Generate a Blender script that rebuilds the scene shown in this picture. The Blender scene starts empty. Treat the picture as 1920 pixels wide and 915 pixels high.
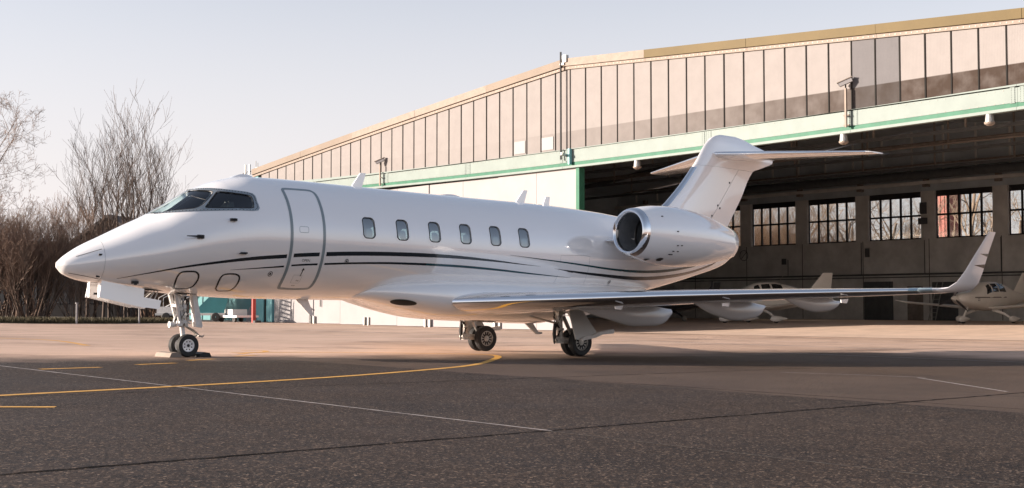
import bpy, bmesh, math, random
from mathutils import Vector, Matrix, geometry
R = math.radians
sc = bpy.context.scene
COL = sc.collection

# ------------------------------------------------------------------ camera, sky, sun
AP, AR = .015, .006                      # fall of the apron: z = -AP*x + AR*y
def cl(v, a, b): return max(a, min(b, v))
def G(x, y): return -AP*cl(x, -70, 140) + AR*cl(y, -90, 170) + .00029*cl(x-10, 0, 40)*cl(25-y, 0, 60)
YAW = R(39.93); PITCH = R(2.744)
cam = bpy.data.cameras.new('camera'); cam.sensor_width = 36; cam.lens = 2455.5/1920*36
cam.clip_start = .1; cam.clip_end = 6000
co = bpy.data.objects.new('camera', cam); COL.objects.link(co); sc.camera = co
rt = Vector((math.cos(YAW), -math.sin(YAW), 0))
fh = Vector((math.sin(YAW), math.cos(YAW), 0))
fw = fh*math.cos(PITCH) + Vector((0, 0, math.sin(PITCH))); up = rt.cross(fw)
M = Matrix((rt, up, -fw)).transposed().to_4x4(); M.translation = Vector((-11.80, -24.33, .997))
co.matrix_world = M
SUN_EL = R(13)
d = rt*math.cos(R(3.5)) + fh*math.sin(R(3.5))          # where the light travels, on the ground
sun_from = Vector((-d.x, -d.y, 0)).normalized()*math.cos(SUN_EL) + Vector((0, 0, math.sin(SUN_EL)))
world = bpy.data.worlds.new('World'); sc.world = world; world.use_nodes = True
nt = world.node_tree; bg = nt.nodes['Background']
sky = nt.nodes.new('ShaderNodeTexSky'); sky.sky_type = 'NISHITA'; sky.sun_disc = False
sky.sun_elevation = SUN_EL; sky.sun_rotation = math.atan2(sun_from.x, sun_from.y)
sky.air_density = 1.0; sky.dust_density = 1.5; sky.ozone_density = 1.0; sky.altitude = 100
# thin winter haze: paler and less saturated air, whitening towards the horizon all the way round
hs_ = nt.nodes.new('ShaderNodeHueSaturation'); hs_.inputs['Saturation'].default_value = .72; hs_.inputs['Value'].default_value = 1.12
tn_ = nt.nodes.new('ShaderNodeMix'); tn_.data_type = 'RGBA'; tn_.blend_type = 'MULTIPLY'; tn_.inputs['Factor'].default_value = 1
ti_ = [i for i in tn_.inputs if i.type == 'RGBA']; nt.links.new(sky.outputs[0], ti_[0]); ti_[1].default_value = (1.02, .945, .98, 1)
nt.links.new([o for o in tn_.outputs if o.type == 'RGBA'][0], hs_.inputs['Color'])
tcw = nt.nodes.new('ShaderNodeTexCoord'); spw = nt.nodes.new('ShaderNodeSeparateXYZ'); nt.links.new(tcw.outputs['Generated'], spw.inputs[0])
hz = nt.nodes.new('ShaderNodeMapRange'); hz.interpolation_type = 'SMOOTHSTEP'; hz.inputs['From Min'].default_value = .41; hz.inputs['From Max'].default_value = .0; hz.inputs['To Max'].default_value = .85
nt.links.new(spw.outputs[2], hz.inputs['Value'])
hm = nt.nodes.new('ShaderNodeMix'); hm.data_type = 'RGBA'; nt.links.new(hz.outputs[0], hm.inputs['Factor'])
hi_ = [i for i in hm.inputs if i.type == 'RGBA']; nt.links.new(hs_.outputs[0], hi_[0]); hi_[1].default_value = (4.75, 4.35, 4.42, 1)
nt.links.new([o for o in hm.outputs if o.type == 'RGBA'][0], bg.inputs[0]); bg.inputs[1].default_value = .08
sl = bpy.data.lights.new('sun', 'SUN'); sl.energy = 5; sl.angle = R(.5); sl.color = (1, .85, .72)
so = bpy.data.objects.new('sun', sl); COL.objects.link(so)
so.rotation_euler = sun_from.to_track_quat('Z', 'Y').to_euler(); so.location = (-60, 60, 40)
sc.view_settings.view_transform = 'Standard'; sc.view_settings.look = 'None'
sc.view_settings.exposure = 1.38; sc.view_settings.gamma = 1

# ------------------------------------------------------------------ materials
def mat(name, col, rough=.5, metal=0, coat=0, var=.12, vs=2.0, bump=0, bs=60, stretch=None, spec=.5):
    m = bpy.data.materials.new(name); m.use_nodes = True; t = m.node_tree; b = t.nodes['Principled BSDF']
    b.inputs['Roughness'].default_value = rough; b.inputs['Metallic'].default_value = metal
    b.inputs['Coat Weight'].default_value = coat; b.inputs['Coat Roughness'].default_value = .04; b.inputs['Coat IOR'].default_value = 1.5 if coat < 1 else 1.85
    b.inputs['Specular IOR Level'].default_value = spec
    tc = t.nodes.new('ShaderNodeTexCoord'); src = tc.outputs['Object']
    if stretch:
        mp = t.nodes.new('ShaderNodeMapping'); mp.inputs['Scale'].default_value = stretch
        t.links.new(src, mp.inputs[0]); src = mp.outputs[0]
    n = t.nodes.new('ShaderNodeTexNoise'); n.inputs['Scale'].default_value = vs; n.inputs['Detail'].default_value = 6
    n.inputs['Roughness'].default_value = .62
    t.links.new(src, n.inputs['Vector'])
    r = t.nodes.new('ShaderNodeValToRGB'); t.links.new(n.outputs[0], r.inputs[0])
    r.color_ramp.elements[0].position = .3; r.color_ramp.elements[1].position = .7
    r.color_ramp.elements[0].color = (*[c*(1-var) for c in col], 1); r.color_ramp.elements[1].color = (*[min(1, c*(1+var)) for c in col], 1)
    t.links.new(r.outputs[0], b.inputs['Base Color'])
    if bump:
        n2 = t.nodes.new('ShaderNodeTexNoise'); n2.inputs['Scale'].default_value = bs; n2.inputs['Detail'].default_value = 4
        t.links.new(src, n2.inputs['Vector'])
        bp = t.nodes.new('ShaderNodeBump'); bp.inputs['Strength'].default_value = bump; bp.inputs['Distance'].default_value = .02
        t.links.new(n2.outputs[0], bp.inputs['Height']); t.links.new(bp.outputs[0], b.inputs['Normal'])
    return m
def glass(name, tint, gloss=.12, rough=.02):
    m = bpy.data.materials.new(name); m.use_nodes = True; t = m.node_tree; t.nodes.clear()
    o = t.nodes.new('ShaderNodeOutputMaterial'); mx = t.nodes.new('ShaderNodeMixShader')
    tr = t.nodes.new('ShaderNodeBsdfTransparent'); tr.inputs[0].default_value = (*tint, 1)
    gl = t.nodes.new('ShaderNodeBsdfGlossy'); gl.inputs['Roughness'].default_value = rough
    f = t.nodes.new('ShaderNodeFresnel'); f.inputs[0].default_value = 1.5
    a = t.nodes.new('ShaderNodeMath'); a.operation = 'ADD'; a.use_clamp = True; a.inputs[1].default_value = gloss
    t.links.new(f.outputs[0], a.inputs[0]); t.links.new(a.outputs[0], mx.inputs[0])
    t.links.new(tr.outputs[0], mx.inputs[1]); t.links.new(gl.outputs[0], mx.inputs[2]); t.links.new(mx.outputs[0], o.inputs[0])
    return m
MT = dict(
 white=mat('white_aircraft_paint', (.91, .90, .90), .14, 0, 1.0, .01, .7, spec=1.0),
 white2=mat('white_gear_paint', (.62, .61, .60), .4, 0, .2, .15, 9),
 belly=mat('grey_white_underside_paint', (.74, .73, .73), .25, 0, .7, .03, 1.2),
 chrome=mat('polished_aluminium', (.83, .83, .84), .10, 1, 0, .03, 1.5),
 steel=mat('brushed_steel', (.45, .45, .45), .35, 1, 0, .2, 12),
 silver=mat('silver_window_frame', (.36, .40, .42), .35, .7, 0, .12, 14),
 gasket=mat('door_grey_outline_paint', (.22, .27, .29), .3, 0, .6, .05, 3),
 navy=mat('navy_stripe_paint', (.008, .016, .024), .2, 0, .8, .1, 3),
 teal=mat('teal_stripe_paint', (.010, .055, .066), .2, 0, .8, .15, 2),
 black=mat('black_rubber', (.012, .012, .013), .6, 0, 0, .25, 20),
 tyre=mat('tyre_rubber', (.018, .018, .019), .7, 0, 0, .3, 25, .15, 90),
 dark=mat('dark_metal', (.03, .03, .032), .45, .4, 0, .25, 18),
 lining=mat('cabin_lining', (.62, .62, .60), .8, 0, 0, .05, 2),
 cockpit=mat('cockpit_trim', (.035, .037, .042), .7, 0, 0, .2, 6),
 seat=mat('seat_leather', (.10, .095, .09), .55, 0, 0, .15, 8),
 duct=mat('inlet_duct', (.20, .22, .25), .32, .5, 0, .2, 5),
 fan=mat('fan_titanium', (.22, .22, .23), .3, 1, 0, .1, 8),
 gearmetal=mat('greasy_gear_metal', (.42, .40, .37), .4, .5, 0, .35, 22),
 doorgrey=mat('gear_door_grey', (.46, .46, .45), .4, 0, .2, .06, 4),
 red=mat('red_paint', (.45, .03, .02), .45, 0, 0, .15, 5),
 yellowtag=mat('orange_tag', (.7, .25, .02), .5),
 gl_cock=glass('cockpit_glass', (.66, .78, .80), .08), gl_cab=glass('cabin_window_glass', (.55, .72, .76), .26),
 gl_pane=glass('hangar_pane_glass', (.86, .88, .88), .02, .06), gl_light=glass('landing_light_lens', (.6, .75, .8), .2),
)
# ------------------------------------------------------------------ mesh helpers
class MB:
    def __init__(s): s.v = []; s.f = []; s.m = []
    def add(s, vs, fs, m=0):
        o = len(s.v); s.v += [tuple(v) for v in vs]; s.f += [tuple(i+o for i in f) for f in fs]; s.m += [m]*len(fs); return s
    def box(s, c, d, rot=None, m=0):
        vs = []
        for i in (-1, 1):
            for j in (-1, 1):
                for k in (-1, 1):
                    p = Vector((i*d[0]/2, j*d[1]/2, k*d[2]/2))
                    if rot: p = rot @ p
                    vs.append(p + Vector(c))
        return s.add(vs, [(0, 1, 3, 2), (4, 6, 7, 5), (0, 4, 5, 1), (2, 3, 7, 6), (0, 2, 6, 4), (1, 5, 7, 3)], m)
    def b2(s, a, b, m=0): return s.box([(a[i]+b[i])/2 for i in range(3)], [abs(b[i]-a[i]) for i in range(3)], None, m)
    def tube(s, pts, rad, n=8, m=0, cap=True):
        pts = [Vector(p) for p in pts]; rad = rad if isinstance(rad, (list, tuple)) else [rad]*len(pts)
        rings = []; ref = None
        for i, p in enumerate(pts):
            t = (pts[min(i+1, len(pts)-1)] - pts[max(i-1, 0)]).normalized()
            if ref is None: ref = t.orthogonal().normalized()
            a = (ref - t*ref.dot(t)).normalized(); b = t.cross(a); ref = a
            rings.append([p + (a*math.cos(2*math.pi*k/n) + b*math.sin(2*math.pi*k/n))*rad[i] for k in range(n)])
        return s.loft(rings, m, cap)
    def loft(s, rings, m=0, cap=True, closed=True):
        n = len(rings[0]); vs = [p for r in rings for p in r]; fs = []
        for i in range(len(rings)-1):
            for k in range(n if closed else n-1):
                k2 = (k+1) % n; fs.append((i*n+k, i*n+k2, (i+1)*n+k2, (i+1)*n+k))
        if cap: fs.append(tuple(range(n))[::-1]); fs.append(tuple((len(rings)-1)*n+k for k in range(n)))
        return s.add(vs, fs, m)
    def lathe(s, prof, o, ax, n=32, m=0, cap=False):
        ax = Vector(ax).normalized(); a = ax.orthogonal().normalized(); b = ax.cross(a); o = Vector(o)
        rings = [[o + ax*t + (a*math.cos(2*math.pi*k/n) + b*math.sin(2*math.pi*k/n))*r for k in range(n)] for t, r in prof]
        return s.loft(rings, m, cap)
    def prism(s, poly, fn0, fn1, m=0):
        n = len(poly); vs = [fn0(p) for p in poly] + [fn1(p) for p in poly]
        fs = [tuple(range(n))[::-1], tuple(range(n, 2*n))] + [(i, (i+1) % n, (i+1) % n+n, i+n) for i in range(n)]
        return s.add(vs, fs, m)
    def mesh(s, name, mats, ang=32):
        me = bpy.data.meshes.new(name); me.from_pydata(s.v, [], s.f)
        for mm in (mats if isinstance(mats, (list, tuple)) else [mats]): me.materials.append(MT[mm] if isinstance(mm, str) else mm)
        if any(s.m): me.polygons.foreach_set('material_index', s.m)
        bm = bmesh.new(); bm.from_mesh(me); bmesh.ops.recalc_face_normals(bm, faces=bm.faces); bm.to_mesh(me); bm.free()
        if ang:
            me.polygons.foreach_set('use_smooth', [True]*len(me.polygons)); me.set_sharp_from_angle(angle=R(ang))
        me.update(); return me
    def build(s, name, mats, parent=None, ang=32):
        return link(bpy.data.objects.new(name, s.mesh(name, mats, ang)), parent)
def link(o, parent=None):
    COL.objects.link(o)
    if parent is not None: o.parent = parent
    return o
def obj(name, me, parent=None): return link(bpy.data.objects.new(name, me), parent)
def tag(o, label=None, cat=None, group=None, kind=None):
    for k, v in (('label', label), ('category', cat), ('group', group), ('kind', kind)):
        if v: o[k] = v
    return o
def empty(name, loc=(0, 0, 0), rot=(0, 0, 0)):
    o = bpy.data.objects.new(name, None); COL.objects.link(o); o.location = loc; o.rotation_euler = rot; o.empty_display_size = .3; return o
def copy_tree(o, parent=None):
    c = o.copy(); COL.objects.link(c); c.parent = parent
    for ch in list(o.children): copy_tree(ch, c)
    return c
def lerp(a, b, t): return a + (b-a)*t
def mono(k, v):
    n = len(k); h = [k[i+1]-k[i] for i in range(n-1)]; dd = [(v[i+1]-v[i])/h[i] for i in range(n-1)]
    m = [dd[0]] + [(2*dd[i-1]*dd[i]/(dd[i-1]+dd[i]) if dd[i-1]*dd[i] > 0 else 0) for i in range(1, n-1)] + [dd[-1]]
    def fn(x):
        x = cl(x, k[0], k[-1]); i = 0
        while i < n-2 and x > k[i+1]: i += 1
        t = (x-k[i])/h[i]
        return v[i]*(2*t**3-3*t*t+1) + m[i]*h[i]*(t**3-2*t*t+t) + v[i+1]*(-2*t**3+3*t*t) + m[i+1]*h[i]*(t**3-t*t)
    return fn

# ------------------------------------------------------------------ ground
def ground_material():
    m = bpy.data.materials.new('apron_pavement'); m.use_nodes = True; t = m.node_tree; b = t.nodes['Principled BSDF']
    N, L = t.nodes.new, t.links.new
    geo = N('ShaderNodeNewGeometry'); sep = N('ShaderNodeSeparateXYZ'); L(geo.outputs['Position'], sep.inputs[0])
    def noise(scale, det=5, rough=.6, stretch=None, w=None):
        n = N('ShaderNodeTexNoise'); n.inputs['Scale'].default_value = scale; n.inputs['Detail'].default_value = det; n.inputs['Roughness'].default_value = rough
        if stretch:
            mp = N('ShaderNodeMapping'); mp.inputs['Scale'].default_value = stretch; mp.inputs['Rotation'].default_value = (0, 0, R(w or 0)); L(geo.outputs['Position'], mp.inputs[0]); L(mp.outputs[0], n.inputs['Vector'])
        else: L(geo.outputs['Position'], n.inputs['Vector'])
        return n.outputs[0]
    def math_(op, a, c=None, clamp=False):
        n = N('ShaderNodeMath'); n.operation = op; n.use_clamp = clamp
        for i, q in enumerate((a, c)):
            if q is None: continue
            if isinstance(q, (int, float)): n.inputs[i].default_value = q
            else: L(q, n.inputs[i])
        return n.outputs[0]
    def ramp(x, a, bb, clamp=True):
        n = N('ShaderNodeMapRange'); n.inputs['From Min'].default_value = a; n.inputs['From Max'].default_value = bb; L(x, n.inputs['Value']); return n.outputs[0]
    def mix(f, a, c, mode='MIX'):
        n = N('ShaderNodeMix'); n.data_type = 'RGBA'; n.blend_type = mode
        L(f, n.inputs['Factor']) if not isinstance(f, (int, float)) else setattr(n.inputs['Factor'], 'default_value', f)
        for nm, q in (('A', a), ('B', c)):
            s_ = [i for i in n.inputs if i.name == nm and i.type == 'RGBA'][0]
            if isinstance(q, tuple): s_.default_value = (*q, 1)
            else: L(q, s_)
        return [o for o in n.outputs if o.type == 'RGBA'][0]
    wob = math_('MULTIPLY', math_('SUBTRACT', noise(.7, 6), .5), 1.6)
    X, Y = sep.outputs[0], sep.outputs[1]
    big = noise(.09, 5, .6); mid = noise(.55, 6, .65); grain = noise(13, 5, .9); fine = noise(42, 2, .8)
    streak = noise(.5, 7, .68, (.10, 1.0, 1), 40)
    # far concrete
    conc = mix(ramp(mid, .3, .7), (.47, .335, .26), (.60, .435, .34))
    conc = mix(math_('MULTIPLY', ramp(big, .46, .62), .55), conc, (.34, .235, .175)); conc = mix(math_('MULTIPLY', ramp(noise(.21, 8, .75), .54, .66), .45), conc, (.22, .155, .12)); conc = mix(math_('MULTIPLY', ramp(streak, .52, .72), .7), conc, (.27, .195, .15)); conc = mix(math_('MULTIPLY', ramp(streak, .42, .30), .5), conc, (.70, .55, .46))
    # smooth newer asphalt strip, spread aft to deepen the jet's shadow
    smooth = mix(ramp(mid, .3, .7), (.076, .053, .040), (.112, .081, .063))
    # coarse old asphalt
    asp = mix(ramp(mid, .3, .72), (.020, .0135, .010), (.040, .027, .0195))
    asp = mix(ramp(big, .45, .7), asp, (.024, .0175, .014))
    def cells(scale):
        v = N('ShaderNodeTexVoronoi'); v.inputs['Scale'].default_value = scale; L(geo.outputs['Position'], v.inputs['Vector'])
        sr = N('ShaderNodeSeparateColor'); L(v.outputs['Color'], sr.inputs[0]); return sr.outputs[0], sr.outputs[1]
    c1, c1b = cells(36); c2, c2b = cells(70); c3, c3b = cells(13)
    pat = ramp(noise(.32, 7, .7), .36, .68)
    asp = mix(math_('MULTIPLY', pat, .75), asp, (.066, .044, .031))
    asp = mix(math_('MULTIPLY', ramp(c3, .2, 0), .35), asp, (.012, .010, .009))
    asp = mix(math_('MULTIPLY', ramp(c1, .80, .99), math_('ADD', .25, math_('MULTIPLY', pat, .4))), asp, (.20, .14, .10)); asp = mix(math_('MULTIPLY', ramp(c1b, .30, .02), .85), asp, (.008, .007, .007))
    asp = mix(math_('MULTIPLY', ramp(c2, .90, .99), .75), asp, (.36, .265, .20)); asp = mix(math_('MULTIPLY', ramp(c2b, .25, .02), .7), asp, (.008, .007, .007))
    sp = ramp(grain, .56, .74); asp = mix(math_('MULTIPLY', sp, .35), asp, (.16, .115, .09))
    sp2 = ramp(fine, .62, .75); asp = mix(math_('MULTIPLY', sp2, .7), asp, (.36, .27, .21))
    dk = ramp(grain, .47, .36); asp = mix(math_('MULTIPLY', dk, .7), asp, (.012, .011, .011))
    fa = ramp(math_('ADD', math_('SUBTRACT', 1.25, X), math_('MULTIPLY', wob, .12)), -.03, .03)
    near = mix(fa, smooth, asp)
    back = ramp(math_('ADD', math_('ADD', Y, 29), wob), 1, -1)   # unseen pale concrete added behind the viewpoint to bounce light onto the jet
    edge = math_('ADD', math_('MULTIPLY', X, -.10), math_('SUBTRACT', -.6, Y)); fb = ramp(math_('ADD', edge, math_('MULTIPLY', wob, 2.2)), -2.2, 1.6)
    fb2 = ramp(math_('ADD', math_('SUBTRACT', 17.5, X), wob), -1.5, 1.5); fb = math_('MULTIPLY', math_('MULTIPLY', fb, fb2), math_('SUBTRACT', 1, back))  # dark strip carried further aft where the jet's shadow falls
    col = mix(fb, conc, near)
    oil = math_('MULTIPLY', ramp(noise(.16, 7, .72), .53, .68), .55); col = mix(oil, col, (.03, .025, .022))
    L(col, b.inputs['Base Color'])
    L(ramp(mid, .2, .8), N('ShaderNodeMapRange').inputs[0])
    rr = N('ShaderNodeMapRange'); rr.inputs['To Min'].default_value = .48; rr.inputs['To Max'].default_value = .72; L(mid, rr.inputs[0]); L(rr.outputs[0], b.inputs['Roughness'])
    bp = N('ShaderNodeBump'); bp.inputs['Strength'].default_value = 1.0; bp.inputs['Distance'].default_value = .014
    L(math_('ADD', math_('MULTIPLY', c1, .7), math_('ADD', grain, math_('MULTIPLY', fine, .4))), bp.inputs['Height']); L(bp.outputs[0], b.inputs['Normal'])
    b.inputs['Specular IOR Level'].default_value = .1
    return m
MT['ground'] = ground_material()
xs = [-2500, -600, -70, -40, -20, 0, 10, 14, 18, 22, 26, 30, 34, 38.5, 44, 50, 60, 80, 100, 140, 600, 2500]; ys = [-2500, -600, -90, -60, -35, -25, -18, -12, -6, 0, 5, 10, 15, 20, 25, 50, 75, 100, 130, 170, 600, 2500]
g = MB(); g.add([(x, y, G(x, y)) for x in xs for y in ys], [(i*22+j, (i+1)*22+j, (i+1)*22+j+1, i*22+j+1) for i in range(21) for j in range(21)])
tag(g.build('apron', 'ground', ang=60), kind='structure')
MT['yellow'] = mat('worn_yellow_marking', (.58, .30, .045), .6, 0, 0, .25, 6, .2, 90)
MT['linewhite'] = mat('worn_white_marking', (.36, .32, .30), .6, 0, 0, .3, 5, .2, 90)
MT['lineworn'] = mat('nearly_gone_marking', (.10, .078, .062), .8, 0, 0, .5, 9)
MT['sealant'] = mat('black_joint_sealant', (.008, .007, .007), .9, 0, 0, .3, 8, spec=.05)
def smoothline(pts, n=6):
    out = []
    for i in range(len(pts)-1):
        p0, p1, p2, p3 = pts[max(i-1, 0)], pts[i], pts[i+1], pts[min(i+2, len(pts)-1)]
        for k in range(n):
            t = k/n
            out.append(tuple(.5*((2*p1[a]) + (-p0[a]+p2[a])*t + (2*p0[a]-5*p1[a]+4*p2[a]-p3[a])*t*t + (-p0[a]+3*p1[a]-3*p2[a]+p3[a])*t**3) for a in range(2)))
    return out + [pts[-1]]
def marking(name, pts, w, m, z=.004, wob=0, sm=True, seed=1):
    rnd = random.Random(seed); pts = smoothline(pts) if sm and len(pts) > 2 else pts
    b = MB(); vs = []
    for i, p in enumerate(pts):
        a, c = pts[max(i-1, 0)], pts[min(i+1, len(pts)-1)]; tx, ty = c[0]-a[0], c[1]-a[1]; l = math.hypot(tx, ty) or 1
        nx, ny = -ty/l, tx/l
        for s_ in (-1, 1):
            ww = w/2*s_*(1+rnd.uniform(-wob, wob)); x, y = p[0]+nx*ww, p[1]+ny*ww; vs.append((x, y, G(x, y)+z))
    b.add(vs, [(2*i, 2*i+1, 2*i+3, 2*i+2) for i in range(len(pts)-1)])
    return tag(b.build(name, m, ang=0), kind='structure')
def dense(a, b, n): return [(lerp(a[0], b[0], i/n), lerp(a[1], b[1], i/n)) for i in range(n+1)]
marking('taxi_line', [(-30, -18.2), (-18, -13.7), (-10.5, -11.2), (-7, -10), (-5.6, -9.55), (-3.54, -8.85), (-1.41, -7.95), (.47, -6.98), (2.46, -5.8), (3.8, -4.75), (5.08, -3.5), (6.45, -2.05), (7.2, -.95), (7.1, -.2), (6.3, .45), (5.3, 1.15), (3.9, 1.8), (2.06, 1.9)], .16, 'yellow', wob=.06)
for i, (a, b) in enumerate((((-4.44, -4.29), (-3.34, -3.95)), ((-2.4, -3.2), (-1.5, -2.8)), ((-.77, -1.8), (.03, -1.25)), ((1.12, -.05), (1.84, .4)), ((-9.2, -10.6), (-7.06, -11.85)))):
    marking('taxi_dash', dense(a, b, 6), .15, 'yellow', wob=.08, seed=i)
marking('taxi_dash', [(3.1, 3.4), (3.5, 3.1), (3.2, 2.4), (2.6, 1.9), (1.9, 1.2)], .14, 'yellow', wob=.1)
marking('taxi_dash', [(.6, 19), (1.6, 15.2), (2.05, 13.5), (1.95, 11.3), (1.11, 7.6)], .18, 'yellow', wob=.1)
marking('slab_line', dense((-4.6, 30), (-4.58, -16.2), 60), .038, 'linewhite', wob=.35); marking('slab_line', dense((-4.6, -16.2), (-4.5, -30), 40), .02, 'lineworn', wob=.9)
for x0, w in ((21.2, .17), (26.2, .14), (32.4, .14), (15.2, .07)): marking('slab_line', dense((x0, 66), (x0+.5, -40), 80), w, 'linewhite', wob=.4, seed=int(x0))
marking('slab_line', dense((7.4, -11.9), (4.9, -14.9), 8), .05, 'linewhite', wob=.3); marking('slab_line', dense((6.7, -9.6), (7.64, -11.9), 8), .04, 'linewhite', wob=.3)
def crooked(a, b, n, amp, seed):
    rnd = random.Random(seed); return [(p[0]+rnd.uniform(-amp, amp), p[1]+rnd.uniform(-amp, amp)) for p in dense(a, b, n)]
marking('slab_joint', crooked((-14, -17.2), (8, -14.8), 160, .012, 1), .035, 'sealant', wob=.4, sm=False)
marking('slab_joint', crooked((-14, -11.0), (9, -8.6), 160, .014, 2), .03, 'sealant', wob=.5, sm=False)
marking('slab_joint', crooked((1.25, -9), (2.1, -22), 120, .02, 3), .03, 'sealant', wob=.5, sm=False)
MT['floor'] = mat('hangar_floor_concrete', (.62, .47, .375), .6, 0, 0, .15, .7, .1, 20)
fx = [38.6, 41, 45, 48, 52, 64, 78.2]; fy = [-6.3, 0, 10, 20, 30, 40, 50, 60, 67.3]
def FZ(x, y):
    a = G(38.6, y)+.006; t = cl((x-38.6)/2.4, 0, 1); q = lerp(a, -.46, t); q = lerp(q, -.05, cl((x-41)/11, 0, 1)) if x > 41 else q; return max(q, G(x, y)+.006)
g = MB(); g.add([(x, y, FZ(x, y)) for x in fx for y in fy], [(i*9+j, (i+1)*9+j, (i+1)*9+j+1, i*9+j+1) for i in range(6) for j in range(8)])
tag(g.build('hangar_floor', 'floor', ang=60), kind='structure')

# ------------------------------------------------------------------ hangar
def panel_material(name, c0, c1, dirt):
    m = mat(name, c0, .8, 0, 0, .05, 1.2, spec=.08); t = m.node_tree; b = t.nodes['Principled BSDF']; N, L = t.nodes.new, t.links.new
    ramp_out = b.inputs['Base Color'].links[0].from_socket
    geo = N('ShaderNodeNewGeometry'); sp = N('ShaderNodeSeparateXYZ'); L(geo.outputs['Position'], sp.inputs[0])
    # weathered lower sheet course: level joint at z 11, grimier towards the south end
    st = N('ShaderNodeMapRange'); st.inputs['From Min'].default_value = 11.03; st.inputs['From Max'].default_value = 10.99; L(sp.outputs[2], st.inputs[0])
    yy = N('ShaderNodeMapRange'); yy.inputs['From Min'].default_value = 36; yy.inputs['From Max'].default_value = 7; yy.inputs['To Min'].default_value = .04; yy.inputs['To Max'].default_value = 1.0; L(sp.outputs[1], yy.inputs[0])
    n = N('ShaderNodeTexNoise'); n.inputs['Scale'].default_value = 1.3; n.inputs['Detail'].default_value = 7; L(geo.outputs['Position'], n.inputs['Vector'])
    nr = N('ShaderNodeMapRange'); nr.inputs['From Min'].default_value = .3; nr.inputs['From Max'].default_value = .65; nr.inputs['To Min'].default_value = .78; nr.inputs['To Max'].default_value = 1.08; L(n.outputs[0], nr.inputs[0])
    a = N('ShaderNodeMath'); a.operation = 'MULTIPLY'; L(st.outputs[0], a.inputs[0]); L(yy.outputs[0], a.inputs[1])
    a2 = N('ShaderNodeMath'); a2.operation = 'MULTIPLY'; a2.use_clamp = True; L(a.outputs[0], a2.inputs[0]); L(nr.outputs[0], a2.inputs[1])
    mx = N('ShaderNodeMix'); mx.data_type = 'RGBA'; L(a2.outputs[0], mx.inputs['Factor'])
    ia = [i for i in mx.inputs if i.type == 'RGBA']; L(ramp_out, ia[0]); ia[1].default_value = (*dirt, 1)
    # fine vertical ribs of the sheet
    w = N('ShaderNodeTexWave'); w.bands_direction = 'Y'; w.inputs['Scale'].default_value = 4.5; w.inputs['Distortion'].default_value = .3; L(geo.outputs['Position'], w.inputs['Vector'])
    bp = N('ShaderNodeBump'); bp.inputs['Strength'].default_value = .25; bp.inputs['Distance'].default_value = .01; L(w.outputs[0], bp.inputs['Height']); L(bp.outputs[0], b.inputs['Normal'])
    L([o for o in mx.outputs if o.type == 'RGBA'][0], b.inputs['Base Color'])
    return m
MT.update(
 clad=panel_material('cream_cladding_sheet', (.228, .213, .208), None, (.045, .033, .027)),
 cladgrey=panel_material('grey_replacement_sheet', (.125, .122, .128), None, (.045, .037, .033)),
 mint=mat('pale_mint_steel_paint', (.185, .225, .215), .45, 0, 0, .07, 1.0, spec=.08), green=mat('green_flange_paint', (.035, .13, .085), .45, 0, 0, .15, 2.0, spec=.08),
 fascia=mat('tan_roof_edge_sheet', (.105, .076, .031), .5, 0, 0, .12, .25, spec=.08), strip=mat('bolted_roof_strip', (.24, .20, .17), .55, 0, 0, .12, 3, spec=.08),
 fascial=mat('bleached_roof_edge_sheet', (.20, .165, .135), .55, 0, 0, .12, .3, spec=.08), mull=mat('dark_mullion', (.022, .021, .02), .8, spec=.05), doorwhite=mat('off_white_door_paint', (.265, .258, .265), .45, 0, 0, .05, .6, spec=.08),
 tealwall=mat('teal_wall_paint', (.16, .40, .43), .5, 0, 0, .08, 1.2), wall=mat('dusty_plaster_wall', (.55, .54, .52), .85, 0, 0, .22, .6, .15, 8),
 wallup=mat('dark_upper_wall', (.36, .40, .43), .8, 0, 0, .2, .5), roofm=mat('dark_roof_sheet', (.38, .42, .45), .7, 0, 0, .15, .5),
 pipe=mat('dusty_pipe', (.20, .17, .15), .5, .2, 0, .25, 3), blackpipe=mat('dark_duct', (.08, .085, .09), .6, 0, 0, .2, 3),
 wframe=mat('black_window_frame', (.018, .018, .02), .5), reveal=mat('pale_window_reveal', (.55, .52, .50), .7), galv=mat('galvanised_steel', (.35, .35, .34), .45, .6, 0, .2, 9))
HX = 38.5; H0 = Vector((HX, 30.8, -.42))
hangar = empty('hangar', H0); tag(hangar, 'long low-gabled aircraft hangar with cream cladding, mint girder and wide open bay', 'hangar')
def hb(mb, name, m, parent=None, ang=32):
    mb.v = [tuple(Vector(v)-H0) for v in mb.v]; return mb.build(name, m, parent or hangar, ang)
def zroof(y): return 15.2 - .0835*(y-30.8) - .00028*(y-30.8)**2 if y > 30.8 else 15.2 - .071*(30.8-y)
def ztop(y): return zroof(y) - .62
Y0, Y1 = -6.0, 67.2
def zg(y): return .00045*(y-26)**2          # the girder's slight camber
pitch = 1.2735; k = 0
seams = [30.54 - pitch*i for i in range(0, 29)]; seams = [30.54 + pitch*i for i in range(28, 0, -1)] + seams
for i in range(len(seams)-1):
    ya, yb = seams[i]-.04, seams[i+1]+.04
    mb = MB(); xo = random.Random(i).uniform(-.006, .006)
    pts = [(ya, 9.98+zg(ya)*.3), (ya, ztop(ya)-.01), (yb, ztop(yb)-.01), (yb, 9.98+zg(yb)*.3)]
    mb.prism(pts, lambda p: (HX-.02+xo, p[0], p[1]), lambda p: (HX+.05+xo, p[0], p[1]))
    grey = 8.6 < (ya+yb)/2 < 11.3
    pn = hb(mb, 'cladding_panel', 'cladgrey' if grey else 'clad', ang=0)
    if grey: pn['label'] = 'greyer replacement cladding sheet'
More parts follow.
